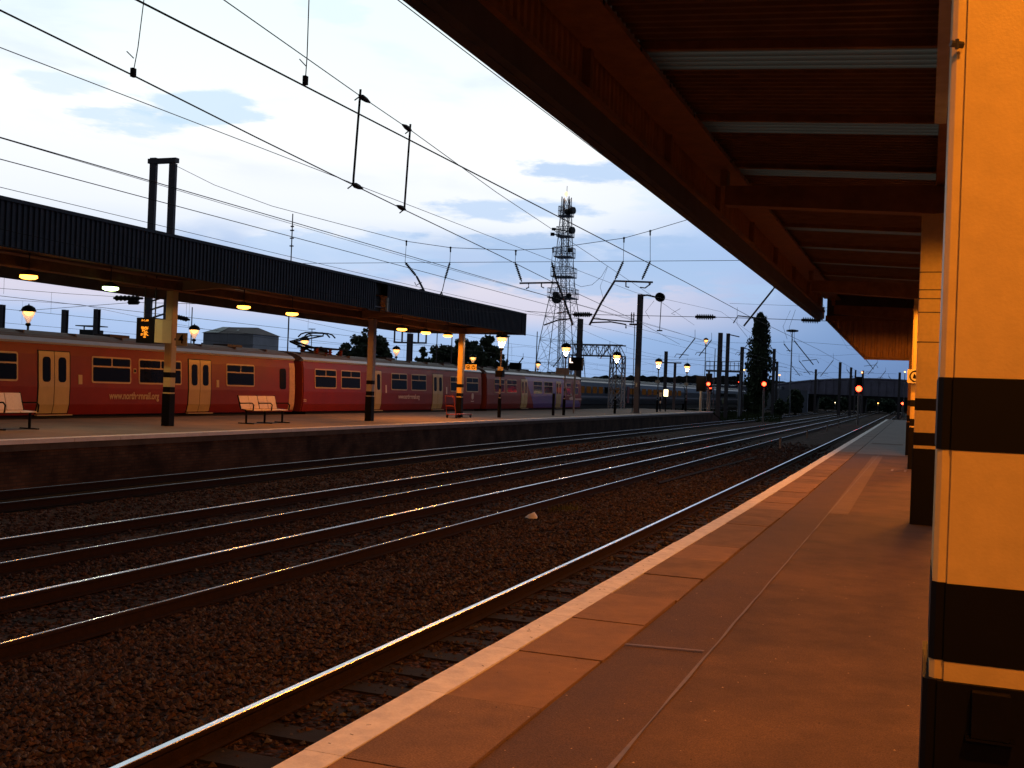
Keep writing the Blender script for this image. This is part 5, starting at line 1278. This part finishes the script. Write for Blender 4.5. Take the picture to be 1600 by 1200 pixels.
# second gantry left of poplar
GY = 128
t = thing('signal_gantry', tuple(Q(1160, 580)), 'small railed signal platform between the masts left of the poplar', 'gantry')
a_, b_ = Q(1104, 579), Q(1161, 579); mb = MB().use(galv)
mb.box(a_.x, b_.x, GY-.5, GY+.5, a_.z-.12, a_.z+.1)
for k in range(10):
    x = a_.x+(b_.x-a_.x)*k/9; mb.tube([(x, GY-.5, a_.z), (x, GY-.5, a_.z+1.05)], .04, 3)
for zz in (.55, 1.05): mb.tube([(a_.x, GY-.5, a_.z+zz), (b_.x, GY-.5, b_.z+zz)], .045, 3)
mb.build('deck', t)
for x in (a_.x+.3, b_.x-.3): MB().use(galv).box(x-.12, x+.12, GY-.1, GY+.1, -.3, a_.z-.12).build('leg', t)

# ================================================================ TREES
def tree(name, x, y, zb, h, w, lab, grp, mat_, n=5200, shape='round', seed=1, cb=.12, ls=.34):
    rnd = random.Random(seed); t = thing(name, (x, y, zb), lab, 'tree', grp)
    mb = MB().use(bark); mb.tube([(x, y, zb-.3), (x+.1, y, zb+h*.35), (x, y, zb+h*.85)], [w*.045+.1, w*.03+.06, .04], 8)
    clumps = []
    for k in range(46 if shape == 'round' else 150):
        if shape == 'round':
            while True:
                a, b, c = rnd.uniform(-1, 1), rnd.uniform(-1, 1), rnd.uniform(-1, 1)
                if a*a+b*b+c*c < 1: break
            f = (c+1)/2; rr = 1.0 if f < .55 else 1.0-.4*(f-.55)/.45
            clumps.append((x+a*w*.42*rr, y+b*w*.42*rr, zb+h*(cb+(1-cb)*(.12+.80*f)), rnd.uniform(.10, .19)*w))
        else:
            f = (k+rnd.random())/150; tb = [(0, .25), (.10, .55), (.22, .9), (.40, 1), (.58, .92), (.74, .72), (.88, .50), (1.01, .22)]
            rr = next(a1+(a2-a1)*(f-f1)/(f2-f1) for (f1, a1), (f2, a2) in zip(tb, tb[1:]) if f <= f2)*rnd.uniform(.78, 1.08)
            a_ = rnd.random()*6.28; d = rnd.random()**.5*.36*w*rr; clumps.append((x+d*math.cos(a_), y+d*math.sin(a_), zb+h*(.03+.94*f), .15*w*(.35+.65*rr)+.08))
    for (cx, cy, cz, cr_) in clumps[::3]: mb.tube([(x, y, zb+h*.3+(cz-zb-h*.3)*.3), ((x+cx)/2, (y+cy)/2, (cz+zb+h*.35)/2+.1*h*.5), (cx, cy, cz)], [.12, .07, .03], 4)
    mb.build('trunk', t)
    lf = MB().use(mat_)
    for k in range(n):
        cx, cy, cz, cr_ = rnd.choice(clumps)
        while True:
            a, b, c = rnd.uniform(-1, 1), rnd.uniform(-1, 1), rnd.uniform(-1, 1)
            if a*a+b*b+c*c < 1: break
        st_ = 1.0 if shape == 'round' else 1.6
        px, py, pz = cx+a*cr_, cy+b*cr_, cz+c*cr_*.8*st_; s_ = rnd.uniform(.7, 1.5)*ls
        u = Vector((rnd.gauss(0, 1), rnd.gauss(0, 1), rnd.gauss(0, .8))).normalized(); v = u.cross(Vector((rnd.gauss(0, 1), rnd.gauss(0, 1), rnd.gauss(0, 1)))).normalized()
        if shape != 'round': u = (u+Vector((0, 0, 1.2))).normalized()
        p = Vector((px, py, pz)); lf.poly([p-u*s_*.65, p+v*s_*.42, p+u*s_*.65, p-v*s_*.42])
    lf.build('crown', t); return t
def tree_px(pxc, pyt, wpx, y, lab, grp, seed, mat_=leaf2, n=5200, shape='round', name='tree', zb=-.3, ls=.34, cb=.12):
    c = at_y((pxc, pyt), y); w = wpx*(y/1700)*(1+((pxc-1443)/1700)**2)**.5*1.05*1.03
    return tree(name, c.x, y, zb, c.z-zb, w, lab, grp, mat_, n, shape, seed, cb, ls)
tg = 'trees behind the red train'
tree_px(572, 506, 84, 112, 'dark bushy tree behind the train right of the second visible column', tg, 3)
tree_px(540, 528, 34, 118, 'small dark tree at the left shoulder of the bushy one', tg, 4, n=2200)
tree_px(690, 526, 56, 112, 'dark tree left of the last far canopy column', tg, 5, n=3600)
tree_px(662, 536, 26, 108, 'low small tree at the left of the big dark group', tg, 15, n=1600)
tree_px(708, 532, 50, 119, 'dark tree filling the middle of the group by the last column', tg, 17, n=3200)
tree_px(730, 516, 66, 116, 'dark tree just behind the last far canopy column', tg, 6, n=4200)
tree_px(765, 520, 54, 110, 'dark tree behind the first lantern post', tg, 7, n=3800)
tree_px(500, 540, 60, 122, 'low bush behind the pantograph', tg, 8, n=2600)
tree_px(455, 556, 30, 122, 'tiny bush left of the pantograph', tg, 9, n=1000)
tree_px(845, 577, 30, 140, 'faint low bush left of the tower foot', tg, 10, n=1000)
tree_px(1189, 489, 50, 152, 'tall narrow dark poplar beyond the tracks', None, 11, leaf, 11500, 'poplar', 'poplar_tree', ls=.30)
tree_px(1243, 607, 30, 168, 'dark round bush beside the bridge', 'bushes by the bridge', 12, leaf, 2400, name='bush', cb=0)
tree_px(1222, 624, 30, 160, 'low bush right of the poplar foot', 'bushes by the bridge', 13, leaf, 1600, name='bush', cb=0, ls=.26)
tree_px(1168, 615, 18, 175, 'small bush behind the locomotive', 'bushes by the bridge', 14, leaf, 1200, name='bush', cb=0)
for k, (px, w) in enumerate(((1290, 26), (1315, 24), (1352, 30), (1388, 26))):
    tree_px(px, 618, w, 262, ['dark bush under the left end of the bridge girder', 'second dark bush under the bridge girder', 'third dark bush under the bridge girder', 'last dark bush under the bridge girder'][k], 'bushes under the bridge', 20+k, leaf, 1200, name='bush', cb=0, ls=.5)
gr_ = MB().use(mat('grass_verge', (.045, .075, .02), .9, var=.5))
for k in range(9000):
    y = random.uniform(112, 175); x = random.uniform(-30, -15.5)*y/130; a_ = random.random()*6.3; h_ = random.uniform(.15, .6)
    gr_.poly([(x, y, -.3), (x+.16*math.cos(a_), y+.16*math.sin(a_), -.3), (x+.2*math.cos(a_+.8), y, -.3+h_)])
tag(gr_.build('grass', org=Vector((-25, 140, -.3))), 'rough green grass verge beyond the far platform ramp', 'grass', kind='stuff')

# ================================================================ BUILDINGS, BRIDGE, HILL
BY = 120; Q = lambda px, py: at_y((px, py), BY)
A, B, C_, D_ = Q(358-40, 515), Q(329, 504), Q(425, 511), Q(438, 519)
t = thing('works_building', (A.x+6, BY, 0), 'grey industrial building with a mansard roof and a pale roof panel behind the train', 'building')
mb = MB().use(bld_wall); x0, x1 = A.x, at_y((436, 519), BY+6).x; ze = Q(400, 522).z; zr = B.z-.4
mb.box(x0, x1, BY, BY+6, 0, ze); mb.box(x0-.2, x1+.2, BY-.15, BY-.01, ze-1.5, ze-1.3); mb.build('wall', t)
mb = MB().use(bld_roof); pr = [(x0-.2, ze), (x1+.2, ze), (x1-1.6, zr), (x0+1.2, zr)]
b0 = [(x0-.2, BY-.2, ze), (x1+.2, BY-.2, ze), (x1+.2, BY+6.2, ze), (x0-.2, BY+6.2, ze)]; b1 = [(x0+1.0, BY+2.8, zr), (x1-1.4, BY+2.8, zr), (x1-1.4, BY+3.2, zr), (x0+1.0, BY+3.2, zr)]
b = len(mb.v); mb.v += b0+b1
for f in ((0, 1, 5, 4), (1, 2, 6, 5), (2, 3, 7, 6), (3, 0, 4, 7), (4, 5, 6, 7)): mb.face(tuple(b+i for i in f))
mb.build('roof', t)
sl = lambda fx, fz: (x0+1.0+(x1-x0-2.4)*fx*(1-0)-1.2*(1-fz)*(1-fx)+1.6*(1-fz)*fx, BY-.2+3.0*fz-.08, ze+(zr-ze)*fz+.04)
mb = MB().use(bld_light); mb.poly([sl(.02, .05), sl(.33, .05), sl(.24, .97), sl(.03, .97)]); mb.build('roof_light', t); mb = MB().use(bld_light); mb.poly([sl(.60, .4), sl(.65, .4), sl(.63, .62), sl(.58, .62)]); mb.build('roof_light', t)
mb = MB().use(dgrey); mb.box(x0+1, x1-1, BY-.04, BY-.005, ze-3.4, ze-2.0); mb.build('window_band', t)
p = Q(101, 516)
p = at_y((101, 519), 90); t = thing('roof_vent_box', (p.x, 90, 0), 'small box with a flat lid between the two stub masts', 'vent', None)
p = at_y((101, 519), 90)
p2 = at_y((101.5, 510), 90)
# box at px 101..: stands at 520-ish, between the stubs
p = at_y((101, 517), 90)
cxv = at_y((101, 517), 90).x; cxv = at_y((102, 517), 90).x
vx = at_y((135, 515), 90)
MB().use(dgrey).box(vx.x-.9, vx.x+.9, 90, 91.5, 0, vx.z).build('box', t); MB().use(dgrey).box(vx.x-1.3, vx.x+1.3, 89.8, 91.7, vx.z+.35, vx.z+.45).build('lid', t)
mb = MB().use(dgrey)
for s_ in (-.8, .8): mb.box(vx.x+s_-.05, vx.x+s_+.05, 90.5, 90.6, vx.z, vx.z+.35)
mb.build('stay', t)
# dark box on train roof line
p = at_y((804, 573), 86); t = thing('relay_box', (p.x, 86, 0), 'black box on a post above the roof of the last red carriage', 'box')
MB().use(black).box(p.x-.45, p.x+.45, 86, 86.5, p.z-.35, p.z+.35).build('box', t); MB().use(mast_m).box(p.x-.08, p.x+.08, 86.1, 86.3, 0, p.z-.35).build('post', t)
# long shed
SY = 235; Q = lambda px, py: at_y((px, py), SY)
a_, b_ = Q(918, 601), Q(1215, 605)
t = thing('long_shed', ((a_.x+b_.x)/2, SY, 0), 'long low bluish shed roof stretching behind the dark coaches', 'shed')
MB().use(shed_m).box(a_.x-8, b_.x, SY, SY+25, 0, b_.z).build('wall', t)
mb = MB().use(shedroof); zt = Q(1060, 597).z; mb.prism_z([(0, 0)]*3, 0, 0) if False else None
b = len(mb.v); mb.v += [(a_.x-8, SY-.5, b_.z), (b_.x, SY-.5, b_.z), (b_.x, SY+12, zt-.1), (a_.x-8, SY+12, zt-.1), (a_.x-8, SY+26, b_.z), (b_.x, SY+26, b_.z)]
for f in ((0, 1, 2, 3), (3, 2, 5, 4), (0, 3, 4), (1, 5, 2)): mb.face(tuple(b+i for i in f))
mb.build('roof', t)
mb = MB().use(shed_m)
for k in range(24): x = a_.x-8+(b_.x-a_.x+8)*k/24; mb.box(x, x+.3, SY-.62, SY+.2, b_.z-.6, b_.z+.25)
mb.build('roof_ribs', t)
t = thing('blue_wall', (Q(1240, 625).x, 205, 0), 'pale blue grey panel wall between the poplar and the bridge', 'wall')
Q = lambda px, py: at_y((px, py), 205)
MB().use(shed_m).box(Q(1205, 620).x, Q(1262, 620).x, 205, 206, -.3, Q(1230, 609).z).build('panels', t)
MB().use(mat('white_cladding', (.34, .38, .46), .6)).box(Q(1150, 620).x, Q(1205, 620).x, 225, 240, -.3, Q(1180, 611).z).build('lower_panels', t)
# bridge
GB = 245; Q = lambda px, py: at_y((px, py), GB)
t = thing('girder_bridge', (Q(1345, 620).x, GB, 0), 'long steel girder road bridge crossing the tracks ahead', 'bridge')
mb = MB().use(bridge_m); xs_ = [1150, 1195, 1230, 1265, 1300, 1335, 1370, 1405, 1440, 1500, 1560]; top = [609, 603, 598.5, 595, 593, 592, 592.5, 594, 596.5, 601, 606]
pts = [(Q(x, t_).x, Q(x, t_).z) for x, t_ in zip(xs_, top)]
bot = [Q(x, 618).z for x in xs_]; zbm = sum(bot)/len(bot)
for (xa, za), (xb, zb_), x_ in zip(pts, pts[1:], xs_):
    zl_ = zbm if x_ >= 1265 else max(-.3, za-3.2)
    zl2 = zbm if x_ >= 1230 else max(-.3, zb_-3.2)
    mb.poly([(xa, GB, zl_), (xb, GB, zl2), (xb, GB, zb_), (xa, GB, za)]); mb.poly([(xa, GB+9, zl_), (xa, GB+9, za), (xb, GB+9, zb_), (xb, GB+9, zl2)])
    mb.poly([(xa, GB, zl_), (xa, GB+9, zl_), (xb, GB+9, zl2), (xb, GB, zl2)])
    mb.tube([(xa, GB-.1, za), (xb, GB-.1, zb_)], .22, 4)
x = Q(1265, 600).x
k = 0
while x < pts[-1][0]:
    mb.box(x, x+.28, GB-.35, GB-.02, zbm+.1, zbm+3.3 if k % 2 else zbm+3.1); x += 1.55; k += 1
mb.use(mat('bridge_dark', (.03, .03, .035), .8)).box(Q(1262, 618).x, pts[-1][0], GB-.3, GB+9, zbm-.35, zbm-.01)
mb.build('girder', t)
for px in (1268, 1345, 1430): p = Q(px, 625); MB().use(mat('bridge_dark', None)).box(p.x-.9, p.x+.9, GB+1, GB+8, -.3, zbm-.36).build('pier', t)
# dark low buildings beyond the bridge and hills
random.seed(99)
hl = MB().use(hill_m); yy = 420; n_ = 150; prev = None
for layer, (yy, base_py, amp) in enumerate(((300, 599, 1.4), (460, 588, 3.4))):
    prev = None
    for k in range(n_+1):
        px = 760+ (1700-760)*k/n_
        env = base_py + (8 if px > 1160 else 0) + (5 if layer == 0 else 0)
        py = env - amp*(1.2*mn.noise(Vector((px*.03, layer*7, 0)))+1.0*mn.noise(Vector((px*.12, 3+layer, 0)))+.8*mn.noise(Vector((px*.5, 5, 0))))
        p = at_y((px, py), yy); p = (p.x, yy, max(1, p.z))
        if prev:
            hl.poly([(prev[0], yy, -.4), (p[0], yy, -.4), p, prev]); hl.poly([prev, p, (p[0]*1.3, yy+130, p[2]*.8), (prev[0]*1.3, yy+130, prev[2]*.8)])
        prev = p
tag(hl.build('hills', org=Vector((-60, 350, 0))), kind='structure')
